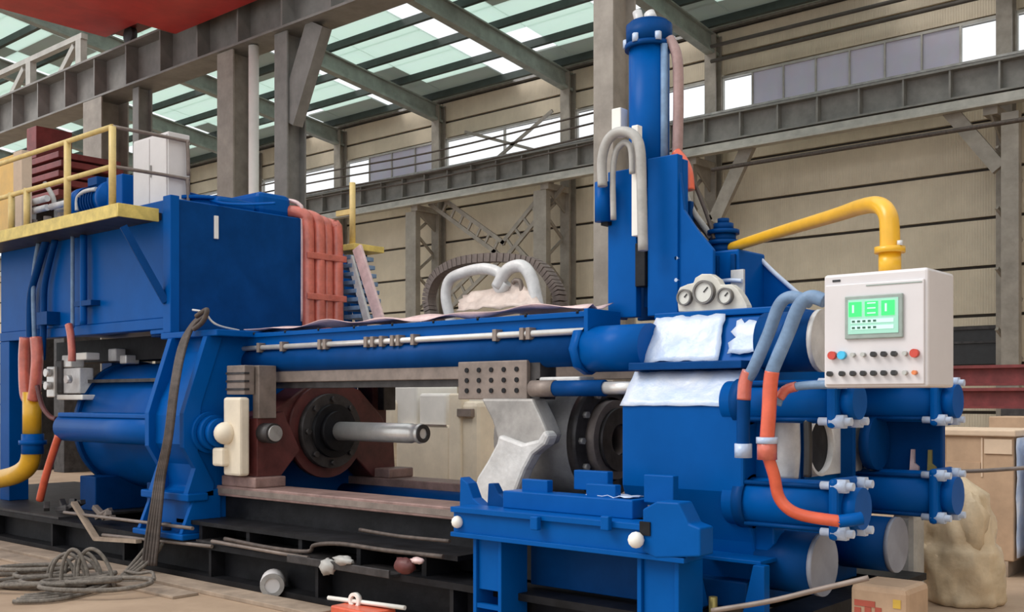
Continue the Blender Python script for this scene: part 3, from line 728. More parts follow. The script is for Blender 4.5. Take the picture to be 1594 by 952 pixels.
tubep('tape_wrap', 'orange', sh, [(1052, 238), (1062, 250), (1070, 268), (1073, 296)], 5.46, .034)
tubep('control_cable', 'cable_dark', sh, [(1062, 252), (1075, 272), (1092, 312), (1104, 345), (1112, 372)], 5.55, .012)
tubep('control_cable', 'hose_grey', sh, [(1066, 300), (1080, 330), (1096, 352), (1108, 370)], 5.60, .018)
tubep('control_cable', 'cable_dark', sh, [(1068, 310), (1085, 345), (1100, 362), (1112, 378)], 5.62, .018)

# valve block and console arm pivot on the platen
vb = thing('valve_unit', (-2.95, 5.62, 1.835), 'blue valve and pivot post behind the pressure gauges', 'valve')
p0 = P(1095, 440, 5.60); p1 = P(1166, 390, 5.60)
B('valve_body', 'blue', vb, p0.x, p1.x, 5.48, 5.80, 1.835, p1.z, .012)
pc = P(1126, 385, 5.62)
MB().steps((pc.x, 5.62, p1.z), (pc.x, 5.62, 4), [(0, .05, .085), (.05, .075, .10), (.075, .115, .075), (.115, .14, .095), (.14, .18, .06), (.18, .21, .035)], 28).build('pivot_post', 'blue_dull_shaded', vb)
for k in range(3): B('valve_rib', 'blue_dull_shaded', vb, p0.x+.04+k*.11, p0.x+.07+k*.11, 5.46, 5.48, 1.86, p1.z-.03, .004)
B('name_plate', 'film_grey', vb, P(1140, 430, 5.46).x, P(1160, 430, 5.46).x, 5.44, 5.46, 1.95, 2.09, .002)
MB().tube([P(1106, 440, 5.44), P(1135, 436, 5.42), P(1155, 437, 5.42)], .012, 8).build('lever', 'white_film', vb)
tw = thing('side_bracket', (-2.6, 5.8, 1.835), 'blue triangular bracket plate below the yellow console arm', 'bracket')
tri = [P(1166, 484, 5.78), P(1166, 396, 5.78), P(1178, 398, 5.78), P(1205, 425, 5.78), P(1248, 462, 5.78), P(1250, 484, 5.78)]
MB().prism(tri, (0, .05, 0)).build('plate', 'blue', tw, .006)
MB().tube([P(1180, 399, 5.77), P(1206, 425, 5.77), P(1246, 460, 5.77)], .014, 8).build('edge_film', 'white_film', tw)
# gauges
gp = thing('gauge_panel', (-3.0, 5.15, 1.835), 'pale panel with three round pressure gauges on the platen', 'gauges')
out = [(1056, 485), (1053, 458), (1058, 447), (1070, 442), (1079, 440), (1082, 432), (1092, 426), (1106, 426), (1117, 434), (1122, 443), (1138, 442), (1148, 450), (1156, 462), (1162, 474), (1164, 485)]
MB().prism([P(u_, v_, 5.13) for u_, v_ in out], (0, .06, 0)).build('panel', 'gauge_white', gp, .005)
for (u_, v_, r) in ((1068, 463, .046), (1098, 455, .066), (1131, 461, .046)):
    c = P(u_, v_, 5.13)
    gg = MB().ring(c+Vector((0, .0, 0)), c-Vector((0, .03, 0)), r, r*.82, 28).build('gauge_bezel', 'bezel', gp)
    C('gauge_dial', 'dial', gg, c, c-Vector((0, .018, 0)), r*.83, 28)
    MB().bar(c+Vector((0, -.021, 0)), c+Vector((r*.4, -.021, r*.4)), .004, .006).build('gauge_needle', 'black_plastic', gg)

# ================================================================== console on the yellow arm
co = thing('control_console', (-1.71, 4.35, 1.395), 'white operator console with green screen hanging from yellow arm', 'console')
cx0, cx1, cy0, cy1, cz0, cz1 = -1.926, -1.494, 4.20, 4.50, 1.395, 1.865
B('housing', 'console_white', co, cx0, cx1, cy0, cy1, cz0, cz1, .012)
B('door_panel', 'console_white', co, cx0+.012, cx1-.012, cy0-.012, cy0, cz0+.012, cz1-.045, .004)
def cp(u_, v_): return P(u_, v_, cy0-.014)
a = cp(1318, 525); b = cp(1405, 455)
sf = B('screen', 'screen_frame', co, a.x-.004, b.x+.004, cy0-.026, cy0-.012, 1.592, 1.768, .004)
B('screen_glass', 'screen_glass', sf, a.x+.012, b.x-.012, cy0-.029, cy0-.026, 1.612, 1.752, 0)
sw = (b.x-a.x-.024)
for k in range(3):
    x = a.x+.016+k*(sw/3.05)
    B('screen_field', 'screen_green', sf, x, x+sw/3.9, cy0-.032, cy0-.029, 1.683, 1.742, 0)
    B('field_mark', 'screen_light', sf, x+sw/14, x+sw/9, cy0-.033, cy0-.0315, 1.698, 1.730, 0) if k != 1 else [B('field_mark', 'screen_light', sf, x+.01, x+sw/4.6, cy0-.033, cy0-.0315, z, z+.005, 0) for z in (1.692, 1.712, 1.732)]
for r in range(2):
    B('text_band', 'screen_light', sf, a.x+.025, b.x-.03, cy0-.031, cy0-.029, 1.655-.026*r, 1.671-.026*r, 0)
    for k in range(5): B('text_mark', 'screen_ink', sf, a.x+.03+k*.022, a.x+.042+k*.022, cy0-.033, cy0-.031, 1.659-.026*r, 1.667-.026*r, 0)
top = ['button_red', 'button_cyan', 'button_grey', 'button_grey', 'button_dark', 'button_dark', 'button_dark', 'button_grey', 'button_red']
bot = ['button_dark']*7+['button_grey', 'button_orange']
us = [1293, 1312, 1329, 1345, 1361, 1377, 1393, 1410, 1425]
for row, (v_, ms) in enumerate(((552, top), (580, bot))):
    for k, m in enumerate(ms):
        x = cp(us[k]+(4 if row == 0 and k == 0 else 0), v_).x; z = 1.528 if row == 0 else 1.452
        r = .017 if m in ('button_red', 'button_cyan') else .011 if m == 'button_dark' else .009
        bt = C('button', m, co, (x, cy0-.012, z), (x, cy0-.034, z), r, 16)
        if m == 'button_dark': B('button_lever', 'black_plastic', bt, x-.004, x+.012, cy0-.042, cy0-.034, z-.006, z+.010, 0)
B('emblem', 'black_plastic', co, cp(1294, 437).x, cp(1306, 437).x, cy0-.003, cy0, 1.833, 1.842, 0)
B('trim_line', 'screen_frame', co, cp(1348, 437).x, cp(1435, 437).x, cy0-.015, cy0-.011, 1.806, 1.810, 0)
arm = thing('console_arm', (-1.72, 4.35, 1.87), 'bent yellow tube arm carrying the operator console', 'arm')
hx = P(1385, 400, 4.36).x
pts = [P(1136, 386, 5.60), P(1210, 362, 5.28), P(1300, 335, 4.80), P(1340, 322, 4.56), P(1366, 319, 4.42), P(1381, 332, 4.37), P(1386, 360, 4.36), Vector((hx, 4.36, 1.90))]
pts[-2].x = hx
MB().tube(pts, (.030, .042), 18, 8).build('tube', 'yellow', arm)
zc_ = P(1385, 388, 4.36).z
MB().cyl((hx, 4.36, zc_-.015), (hx, 4.36, zc_+.01), .062, 24).cyl((hx, 4.36, 1.865), (hx, 4.36, zc_-.015), .045, 24).build('flange', 'yellow', arm)
C('bolt', 'film_grey', arm, (hx+.05, 4.34, zc_+.01), (hx+.05, 4.34, zc_+.03), .012, 8)

# ================================================================== hoses at the right of the platen
def hose(label, pix, Y, r, m, sleeve=None, name='hydraulic_hose', parts=()):
    t = thing(name, tuple(P(*pix[-1], Y if not isinstance(Y, (list, tuple)) else Y[-1])), label, 'hose', None)
    tubep('hose_body', m, t, pix, Y, r)
    for (nm, mm, px_, yy, rr) in parts: tubep(nm, mm, t, px_, yy, rr)
    return t
hose('left blue-grey hose in a pair beside the console, orange lower sleeve', [(1262, 470), (1232, 462), (1213, 475), (1196, 520), (1172, 575), (1162, 590)], 4.62, .030, 'blue_grey', parts=[('sleeve', 'orange_film', [(1166, 578), (1160, 596), (1158, 622)], 4.62, .034), ('tail', 'blue_dull_shaded', [(1158, 620), (1157, 660), (1157, 700)], 4.62, .032), ('end_cap', 'white_film', [(1157, 690), (1157, 712)], 4.62, .042)])
hose('right blue-grey hose beside the console, bright orange lower sleeve', [(1284, 468), (1262, 462), (1244, 476), (1226, 520), (1204, 572), (1200, 585)], 4.50, .032, 'blue_grey', parts=[('sleeve', 'orange', [(1202, 578), (1199, 600), (1197, 640), (1194, 682)], 4.50, .034), ('coupling', 'orange_film', [(1194, 682), (1194, 715)], 4.50, .046), ('ferrule', 'white_film', [(1194, 680), (1194, 690)], 4.50, .05)])
hose('orange hose curving under the console to the lower cylinder', [(1196, 712), (1205, 740), (1212, 772), (1228, 792), (1255, 803), (1308, 811)], [4.5, 4.52, 4.54, 4.56, 4.6, 4.66], .028, 'orange', parts=[('end_fitting', 'blue', [(1306, 811), (1330, 808), (1342, 806)], [4.66, 4.68, 4.7], .03)])
hose('short hose with orange sleeve leaving under the console', [(1300, 598), (1262, 599), (1232, 603), (1217, 612), (1210, 630)], 4.58, .02, 'blue_grey', parts=[('sleeve', 'orange_film', [(1240, 601), (1224, 606), (1214, 618)], 4.58, .024)])
hose('slim dark blue hose behind the hose pair', [(1250, 476), (1228, 500), (1210, 540), (1196, 590)], 4.85, .02, 'blue_dull_shaded')
hose('thin vertical cable hanging below the console', [(1257, 652), (1258, 700), (1257, 742)], 4.75, .02, 'black_plastic', name='hanging_cable')
hose('grey film covered pipe right of the orange coupling', [(1222, 640), (1224, 700), (1221, 742)], 4.95, .07, 'film_grey', name='wrapped_pipe')

# ================================================================== oil tank with walkway
tk = thing('oil_tank', (-9.55, YC, 2.0), 'big blue oil tank standing above the main cylinder', 'tank')
TX0, TX1, TY0, TY1, TZ0, TZ1 = -11.25, -7.97, 4.83, 6.17, 2.03, 3.03
B('tank_body', 'blue', tk, TX0, TX1, TY0, TY1, TZ0, TZ1, .01)
B('tank_sump', 'blue_dull_shaded', tk, -8.6, TX1+.002, 5.0, TY1, 1.895, TZ0, .006)
B('end_face', 'blue_dull_shaded', tk, TX1, TX1+.012, TY0+.04, TY1, 1.90, TZ1-.01, .004)  # shade of the tank's end painted as a darker blue facing
B('corner_post', 'blue', tk, TX1-.09, TX1+.03, TY0-.035, TY0+.05, 1.90, TZ1+.02, .006)
B('level_gauge', 'cream_light', tk, TX1+.012, TX1+.03, 5.22, 5.26, 2.73, 2.93, .004)
B('skid_beam', 'blue', tk, TX0, TX1-.1, TY0-.01, TY0+.12, TZ0-.09, TZ0, .006)
for x in (-11.15, -8.2):
    B('support_post', 'blue', tk, x-.12, x+.10, TY0, TY0+.2, .30 if x < -9 else 1.9, TZ0-.09, .006)
B('support_post', 'blue_dull_shaded', tk, -11.27, -11.05, 5.95, 6.15, .30, TZ0-.09, .006)
# hydraulics on the tank top
MB().cyl((-8.45, 5.45, 3.03), (-8.45, 5.45, 3.10), .36, 32).cyl((-8.45, 5.45, 3.10), (-8.45, 5.45, 3.13), .40, 32).build('manway_cover', 'blue', tk)
B('manifold_block', 'blue', tk, -8.6, -8.05, 5.75, 6.12, 3.03, 3.24, .05); B('manifold_block', 'blue', tk, -8.25, -8.02, 5.3, 5.7, 3.03, 3.12, .03)
tubep('return_pipe', 'blue', tk, [(275, 300), (300, 302), (340, 315), (380, 318), (430, 316)], 5.3, .012)
# pipes down the tank front
for (pix, r, m) in (([(72, 372), (58, 420), (47, 468), (47, 560)], .035, 'blue_dull_shaded'), ([(86, 372), (70, 440), (68, 500), (66, 560)], .03, 'blue_dull_shaded'), ([(60, 378), (52, 440), (55, 560)], .022, 'blue_grey'), ([(113, 366), (113, 440), (113, 510)], .018, 'blue_grey'), ([(130, 366), (130, 440), (130, 505)], .032, 'blue')):
    tubep('drain_pipe', m, tk, pix, TY0-.06, r)
B('pipe_clamp', 'blue_dull_shaded', tk, P(112, 470, 4.72).x, P(138, 470, 4.72).x, 4.74, 4.83, P(120, 476, 4.72).z, P(120, 468, 4.72).z, 0)
B('pipe_clamp', 'blue_dull_shaded', tk, P(60, 490, 4.72).x, P(76, 490, 4.72).x, 4.70, 4.83, P(70, 505, 4.72).z, P(70, 485, 4.72).z, 0)
MB().bar(P(192, 352, 4.5), P(258, 470, 4.8), .05, .06).build('deck_strut', 'blue_dull_shaded', tk)
# walkway
wk = thing('walkway', (-9.7, 4.6, 2.85), 'yellow edged walkway with handrail in front of the blue tank', 'walkway')
WX1 = -8.13; WYF = 4.42; WZ = 2.92
B('deck', 'dark_steel', wk, -12.6, WX1, WYF+.02, TY0-.005, WZ-.06, WZ, 0)
B('toe_board', 'deck_yellow', wk, -12.6, WX1, WYF, WYF+.02, WZ-.08, WZ+.03, .003)
B('toe_board', 'deck_yellow', wk, WX1, WX1+.02, WYF, TY0-.04, WZ-.08, WZ+.03, .003)
zt1, zm1 = 3.60, 3.27
yr = WYF+.03
for u_ in (18, 42, 105, 175):
    x = P(u_, 300, yr).x
    C('rail_post', 'rail_yellow', wk, (x, yr, WZ), (x, yr, zt1 if u_ > 90 else zm1+.02), .030, 14)
xe = P(175, 300, yr).x
for z, m in ((zt1, 'rail_yellow'), (zm1, 'rail_yellow')):
    MB().tube([(-12.6, yr, z), (xe, yr, z)], .022, 12, smooth=False).build('hand_rail', m, wk)
    MB().tube([(xe, yr, z), (xe+.02, TY0+.25, z), (xe+.03, TY0+.30, z-.03), (xe+.03, TY0+.31, z-.3)], .016, 10).build('hand_rail', 'taupe_steel', wk)
# things on the tank
cb = thing('electric_cabinet', (-8.6, 5.05, 3.03), 'tall white electrical cabinet on top of the blue tank', 'cabinet')
c0 = P(208, 300, 4.97).x; c1 = P(262, 300, 4.97).x
zt_ = P(235, 212, 4.97).z
B('body', 'cabinet_white', cb, c0, c1, 4.97, 5.18, 3.03, zt_, .006)
B('door', 'cabinet_white', cb, c0+.015, (c0+c1)/2-.006, 4.958, 4.97, 3.05, zt_-.02, .004); B('door', 'cabinet_white', cb, (c0+c1)/2+.006, c1-.015, 4.958, 4.97, 3.05, zt_-.02, .004)
B('handle', 'grey_steel', cb, (c0+c1)/2+.02, (c0+c1)/2+.04, 4.945, 4.958, 3.3, 3.4, 0)
mo = thing('pump_motor', (-9.6, 5.2, 3.03), 'blue pump motor on the tank behind the yellow handrail', 'motor')
pm = P(128, 305, 5.1); pe = P(200, 300, 5.1)
MB().lathe((pm.x, 5.1, 3.24), (0, 5.1, 3.24), [(0, .10), (.03, .17), (.12, .17), (.14, .15), (.55, .15), (.57, .17), (.64, .17), (.66, .07), (.8, .07)], 28).build('motor_shell', 'blue', mo)
for k in range(7): MB().ring((pm.x+.18+k*.05, 5.1, 3.24), (pm.x+.19+k*.05, 5.1, 3.24), .168, .148, 24).build('cooling_fin', 'blue_dull_shaded', mo)
B('motor_base', 'blue', mo, pm.x+.08, pm.x+.66, 4.98, 5.22, 3.03, 3.11, .006)
B('terminal_box', 'blue_dull_shaded', mo, pm.x+.3, pm.x+.48, 5.0, 5.16, 3.38, 3.46, .006)
B('coupling_guard', 'blue', mo, pm.x+.66, pm.x+.95, 5.0, 5.2, 3.03, 3.42, .01)
tubep('hose_loop', 'film_grey', mo, [(120, 328), (121, 308), (132, 298), (150, 294)], 4.95, .02)
ob = thing('orange_box', (-11.2, 5.0, 3.03), 'orange box with pale edges at the left end of the walkway', 'box')
o0 = P(-6, 270, 5.05).x; o1 = P(22, 270, 5.05).x
B('box_body', 'yellow', ob, o0, o1, 5.05, 5.14, 3.14, P(20, 240, 5.05).z, .01); 
B('box_edge', 'carton_light', ob, o1, o1+.20, 5.04, 5.15, 3.03, P(20, 238, 5.05).z, .004)
B('box_base', 'taupe_steel', ob, o0, o1, 5.05, 5.14, 3.03, 3.13, .004)
va = thing('valve_stack', (-10.4, 5.3, 3.03), 'stack of small pipes and valves behind the handrail posts', 'valves')
for k, (u_, v_) in enumerate(((60, 312), (60, 326), (95, 318))):
    p = P(u_, v_, 5.2); MB().tube([p-Vector((.22, 0, 0)), p+Vector((.2, 0, 0))], .035, 10, smooth=False).build('valve_pipe', 'film_grey', va)
for k in range(3):
    p = P(52+k*22, 330, 5.25); C('valve_riser', 'taupe_steel', va, (p.x, 5.25, 3.03), (p.x, 5.25, 3.28), .04, 14)
tubep('bent_pipe', 'hose_grey', va, [(70, 285), (82, 305), (88, 325), (110, 322), (125, 312)], 5.3, .025)
# distant red machine seen behind the handrail
rm = thing('red_machine', (-19.3, 9.2, 0), 'distant red stacked machinery behind the handrail at left', 'machine')
for k in range(5): B('red_plate', 'red_beam', rm, -20.6, -18.6+.1*(k % 2), 9.0, 10.2, 5.0+k*.17, 5.11+k*.17, .01)
B('machine_leg', 'dark_steel', rm, -20.3, -19.9, 9.2, 9.9, 0, 5.0, .01); B('machine_leg', 'dark_steel', rm, -19.2, -18.8, 9.2, 9.9, 0, 5.0, .01); B('red_column', 'red_beam', rm, -20.3, -19.9, 9.2, 9.9, 5.9, 6.5, .01)

# orange wrapped pipe bundle beside the tank
ow = thing('wrapped_pipe_bundle', (-7.95, 6.4, 1.9), 'bundle of pipes wrapped in glossy orange film beside the tank', 'pipes')
for k, y in enumerate((6.22, 6.33, 6.44, 6.55)):
    x = -7.93+.02*(k % 2)
    MB().tube([(x, y, 1.92), (x, y, 2.5), (x-.01, y, 2.95), (x-.03, y-.02, 3.06-.02*k), (x-.16, y-.10, 3.10-.02*k), (x-.5, y-.16, 3.09)], .058, 14).build('wrapped_pipe', 'orange_film', ow)
for z in (2.30, 2.68): MB().box(-7.87, -7.85, 6.15, 6.62, z-.03, z+.03).box(-8.0, -7.87, 6.60, 6.62, z-.03, z+.03).build('clamp_band', 'orange_film', ow, .006)
B('film_sheet', 'orange_film', ow, -7.985, -7.975, 6.17, 6.62, 1.92, 2.98, .004)
tubep('edge_pipe', 'pink_film', ow, [(398, 313), (440, 311), (466, 318), (470, 345), (470, 500)], [5.9, 6.1, 6.16, 6.17, 6.17], .018)

# rear access stair
sr = thing('access_stair', (-7.3, 6.75, 0), 'blue access stair with pink film rails behind the beam', 'stair')
first = None
for k in range(8):
    p = P(537+k*2.2, 402+k*13, 6.75)
    if first is None: first = MB().box(p.x-.10, p.x+.14, 6.7, 7.0, p.z-.02, p.z+.02).build('tread', 'blue_grey', sr, .004)
    else: copy(first, (p.x+.02, 6.85, p.z), sr)
MB().bar(P(556, 385, 6.68), P(592, 500, 6.68), .03, .12).build('stringer', 'pink_film', sr, .004)
MB().bar(P(545, 400, 6.72), P(572, 500, 6.72), .03, .08).build('stringer', 'film_grey', sr, .004)
MB().bar(P(528, 395, 7.0), P(560, 500, 7.0), .03, .1).build('stringer', 'blue', sr, .004)
p = P(545, 380, 6.75)
B('landing', 'deck_yellow', sr, P(521, 385, 6.75).x, P(556, 385, 6.75).x, 6.72, 7.1, p.z-.06, p.z+.0, .004)
for z0_ in (0,): C('newel', 'rail_yellow', sr, (p.x, 6.78, p.z), (p.x, 6.78, P(545, 285, 6.78).z), .03, 12)
B('mid_rail', 'rail_yellow', sr, P(524, 330, 6.78).x, P(550, 330, 6.78).x, 6.77, 6.80, P(540, 334, 6.78).z, P(540, 326, 6.78).z, 0)
for x_ in (P(530, 390, 6.95).x, P(553, 390, 6.95).x): B('stair_leg', 'blue_dull_shaded', sr, x_-.03, x_+.03, 7.02, 7.08, 0, p.z-.06, 0)

# wrapped loop of drag chain and film lying behind the beam
dc = thing('drag_chain', (-6.0, 6.3, 1.6), 'dark arched cable drag chain behind the upper beam', 'chain')
arc = [(684, 560), (672, 492), (668, 462), (680, 430), (710, 410), (750, 402), (800, 402), (838, 412), (862, 440), (872, 470), (868, 545)]
pp, _ = catmull([P(u_, v_, 6.45) for u_, v_ in arc], 5)
for i in range(0, len(pp)-1):
    MB().bar(pp[i], pp[i]+(pp[i+1]-pp[i])*.86, .07, .10, (0, 1, 0)).build('chain_link', 'chain_brown', dc)
wl = thing('film_wrapped_hose', (-5.9, 6.2, 1.8), 'looped hose wrapped in pale grey film on the press', 'hose')
tubep('wrap', 'film_grey', wl, [(716, 560), (702, 500), (694, 462), (700, 436), (722, 424), (752, 418), (776, 424), (782, 438)], 6.2, .045)
tubep('wrap', 'film_grey', wl, [(774, 446), (790, 420), (812, 414), (826, 430), (834, 462), (840, 500), (846, 556)], 6.18, .05)
tubep('wrap', 'film_grey', wl, [(772, 440), (780, 452), (790, 440)], 6.2, .04)
tubep('inner_hose', 'taupe_steel', wl, [(812, 550), (812, 450), (804, 436), (798, 440)], 6.2, .018)
film('loose_film', 'beige_film', wl, P(712, 486, 6.1), P(850, 480, 6.1), P(722, 462, 6.25), P(812, 442, 6.25), 12, 6, .05, .0, edge=.08, seed=21)

# cable bundle over the rear platen
cbn = thing('cable_bundle', (-7.7, 4.5, 0), 'dark bundle of cables hanging down the rear platen', 'cables')
for k in range(5):
    o_ = (k-2)*2.2
    pix = [(318+o_*.4, 488+k), (300+o_*.5, 506), (284+o_, 540), (272+o_, 600), (262+o_, 680), (250+o_*1.3, 740), (244+o_*1.6, 785), (238+o_*2, 830), (232+o_*2.2, 880)]
    tubep('cable', 'cable_dark', cbn, pix, [4.62, 4.58, 4.50, 4.36, 4.32, 4.33, 4.30, 4.28, 4.26], .015, seg=8)
tubep('cable', 'film_grey', cbn, [(300, 482), (318, 486), (330, 500), (345, 508), (372, 514)], [4.62, 4.6, 4.62, 4.7, 4.9], .008, seg=8)
tubep('cable', 'cable_dark', cbn, [(306, 492), (322, 482), (316, 500), (302, 512)], 4.56, .02, seg=8)

# ================================================================== pipes at the left end
yp = thing('suction_pipe', (-11.2, 4.6, 0), 'thick yellow suction pipe with blue flange and elbow at left', 'pipe')
tubep('riser', 'yellow', yp, [(50, 610), (50, 676)], 4.60, .085, seg=20)
c = P(51, 688, 4.60)
MB().cyl(c-Vector((0, 0, .11)), c+Vector((0, 0, .08)), .10, 24).cyl(c-Vector((0, 0, .02)), c+Vector((0, 0, .02)), .125, 24).build('pipe_flange', 'blue', yp)
tubep('elbow', 'yellow', yp, [(50, 700), (44, 724), (26, 738), (0, 745), (-30, 749)], 4.60, .09, seg=20)
for k, (pix, lab) in enumerate((([(40, 525), (38, 560), (40, 612), (48, 625)], 'left orange film covered hose above the yellow pipe'), ([(56, 525), (58, 560), (55, 600), (52, 622)], 'right orange film covered hose above the yellow pipe'))):
    hose(lab, pix, 4.58, .055, 'orange_film', name='orange_hose')
hose('thin dark red hose trailing right of the yellow pipe', [(58, 600), (66, 632), (78, 648), (88, 652)], 4.55, .022, 'red_oxide', name='slim_hose')
hose('orange hose slanting down to the base frame at left', [(92, 676), (82, 706), (70, 745), (62, 778)], 4.55, .035, 'orange', name='orange_hose')
hose('short orange hose hanging below the tank middle', [(107, 505), (110, 520), (112, 545), (112, 562)], 4.70, .035, 'orange_film', name='orange_hose')
pv = thing('pilot_valves', (-10.4, 5.0, 1.6), 'cluster of dark and silver pilot valves below the tank', 'valves')
for (u0, u1, v0, v1, y, m) in ((72, 84, 570, 618, 4.85, 'bright_steel'), (86, 96, 560, 612, 4.88, 'dark_steel'), (97, 124, 572, 612, 4.9, 'film_grey'), (88, 128, 614, 622, 4.85, 'cream_light'), (96, 110, 552, 572, 4.9, 'bright_steel'), (117, 134, 548, 560, 4.95, 'cream_light'), (168, 180, 542, 562, 5.2, 'film_grey'), (186, 196, 552, 566, 5.2, 'bright_steel')):
    a = P(u0, v1, y); b = P(u1, v0, y); MB().box(a.x, b.x, y, y+.14, a.z, b.z).build('valve_block', m, pv, .01)
for (u_, v_) in ((78, 580), (78, 600), (110, 590)):
    p = P(u_, v_, 4.84); MB().cyl(p, p-Vector((0, .05, 0)), .04, 14).build('solenoid', 'bright_steel', pv)
B('valve_rack', 'black_steel', pv, -11.0, -8.4, 5.3, 5.6, 1.72, 1.94, 0)
B('dark_backing', 'black_steel', pv, -11.0, -7.8, 6.45, 6.5, .30, 1.94, 0)  # black sheet added to paint the gap under the tank as dark shade
B('valve_shelf', 'dark_steel', pv, -10.9, -8.2, 4.98, 5.3, 1.50, 1.53, 0)

# ================================================================== clutter on the base and the floor
def rough_heap(name, label, cat, c, r, h, m, n=6, seed=0):
    t = thing(name, c, label, cat)
    rnd = random.Random(seed)
    for k in range(n):
        a = rnd.uniform(0, 6.28); d = rnd.uniform(0, r*.7); p = Vector(c)+Vector((math.cos(a)*d, math.sin(a)*d*.4, h*.3))
        q = p+Vector((rnd.uniform(-r, r), rnd.uniform(-.06, .06), rnd.uniform(0, h)))
        MB().bar(p, q, .05, .04).build('scrap_bar', m, t, .004)
    return t
rough_heap('scrap_pile', 'dark scrap bars lying on the base left of the rear platen', 'scrap', (-9.5, 4.6, .30), .35, .12, 'dark_steel', 7, 3)
rough_heap('scrap_pile', 'small pile of greasy parts left of the cable bundle', 'scrap', (-8.55, 4.55, .30), .25, .10, 'taupe_steel', 6, 5)
ang = thing('steel_angle', (-9.3, 4.38, .1), 'bent rusty steel strip leaning on the base at left', 'strip')
MB().bar(P(115, 782, 4.40), P(150, 838, 4.38), .05, .03).build('strip', 'plank', ang); MB().bar(P(150, 838, 4.38), P(216, 842, 4.36), .05, .03).build('strip', 'plank', ang)
for k, (u0, v0, u1, v1, lab) in enumerate(((100, 797, 300, 822, 'upper thin pipe lying along the base edge'), (160, 832, 330, 850, 'lower thin pipe lying along the base edge'), (330, 842, 480, 868, 'thin pipe along the base below the rear platen foot'))):
    tag(MB().tube([P(u0, v0, 4.40), P(u1, v1, 4.40)], .014, 8, smooth=False).build('thin_pipe', 'taupe_steel'), lab, 'pipe', 'thin pipes along the base')
bh = thing('black_hose', (-5.9, 4.4, .3), 'black flexible hose lying along the press base', 'hose')
tubep('hose_body', 'cable_dark', bh, [(350, 838), (420, 852), (478, 858), (490, 848), (530, 846), (600, 856), (690, 866)], 4.40, .014)
tubep('hose_body', 'cable_dark', bh, [(560, 824), (620, 834), (700, 842)], 4.50, .012)
tr_ = thing('tray', (-5.2, 4.42, .28), 'low black tray with rags on the press base', 'tray')
tz = P(600, 885, 4.40).z
MB().box(-5.75, -4.75, 4.34, 4.60, tz-.04, tz-.02).box(-5.75, -4.75, 4.33, 4.345, tz-.04, tz+.01).build('tray_pan', 'dark_steel', tr_, .004)
rg = thing('crumpled_rag', (-5.75, 4.40, .3), 'pale crumpled rag lying on the black tray', 'rag')
def crumple(parent, name, m, c, rx_, ry_, rz_, seed, amp=.35, seg=16, label=None):
    mb = MB().ball((0, 0, 0), 1, seg)
    for i, p in enumerate(mb.v):
        q = Vector((p.x*2.1+seed, p.y*2.1, p.z*2.1)); f = 1+amp*noise.noise(q)+amp*.5*noise.noise(q*2.3)
        mb.v[i] = Vector((c[0]+p.x*f*rx_, c[1]+p.y*f*ry_, c[2]+p.z*f*rz_))
    o = mb.build(name, m, parent, 0, label); return o
p = P(510, 882, 4.34); crumple(rg, 'rag_body', 'hose_grey', p, .07, .05, .05, 3); p = P(535, 872, 4.34); crumple(rg, 'rag_fold', 'hose_grey', p, .09, .04, .03, 8)
rg = thing('red_rag', (-5.0, 4.4, .3), 'reddish crumpled rag and wire at the right of the tray', 'rag')
p = P(630, 880, 4.34); crumple(rg, 'rag_body', 'red_oxide', p, .08, .05, .05, 13); p = P(650, 872, 4.36); crumple(rg, 'rag_fold', 'pink_film', p, .05, .03, .02, 18)
# white drum on the floor
bk = thing('white_bucket', (-5.9, 3.95, 0), 'small white bucket lying on the floor before the base', 'bucket')
def ground(u, v, z=0.0):
    zc = FPX*(CAMZ-z)/(v-HOR); xc = (u-CX)/FPX*zc
    return Vector((RX*xc-RY*zc, RY*xc+RX*zc, z))
gb = ground(425, 926)
d_ = Vector((.55, -.45, 0)).normalized()
r_ = .085
MB().lathe(gb+Vector((0, 0, r_))-d_*.10, gb+Vector((0, 0, r_))+d_*.10, [(0, r_*.7), (.0, r_*.93), (.02, r_), (.14, r_), (.16, r_*.95), (.2, r_*.9)], 24).build('bucket_body', 'cabinet_white', bk)
MB().ring(gb+Vector((0, 0, r_))+d_*.095, gb+Vector((0, 0, r_))+d_*.115, r_*.95, r_*.6, 24).build('rim', 'grey_steel', bk)
# tool tray at the lower edge
tt = thing('tool_box', (-4.4, 3.9, 0), 'orange box with white tools at the bottom edge', 'toolbox')
gb = ground(560, 962)
B('box', 'orange', tt, gb.x-.16, gb.x+.22, gb.y-.1, gb.y+.1, 0, .075, .01)
MB().tube([gb+Vector((-.30, .0, .09)), gb+Vector((.34, .06, .10))], .014, 10, smooth=False).build('white_bar', 'cream_light', tt)
MB().ring(gb+Vector((-.06, 0, .10)), gb+Vector((-.06, .03, .10)), .05, .03, 20).build('white_ring', 'cream_light', tt)
# planks along the base
pk = None
for k, (y, z1, x0, x1, lab) in enumerate(((4.22, .03, -12.9, -5.2, 'long flat board on the floor against the press base'), (3.98, .02, -12.9, -6.4, 'second flat board lying parallel to the press base'))):
    tag(B('floor_board', 'plank', None, x0, x1, y-.1, y+.1, 0, z1, .004), lab, 'board')
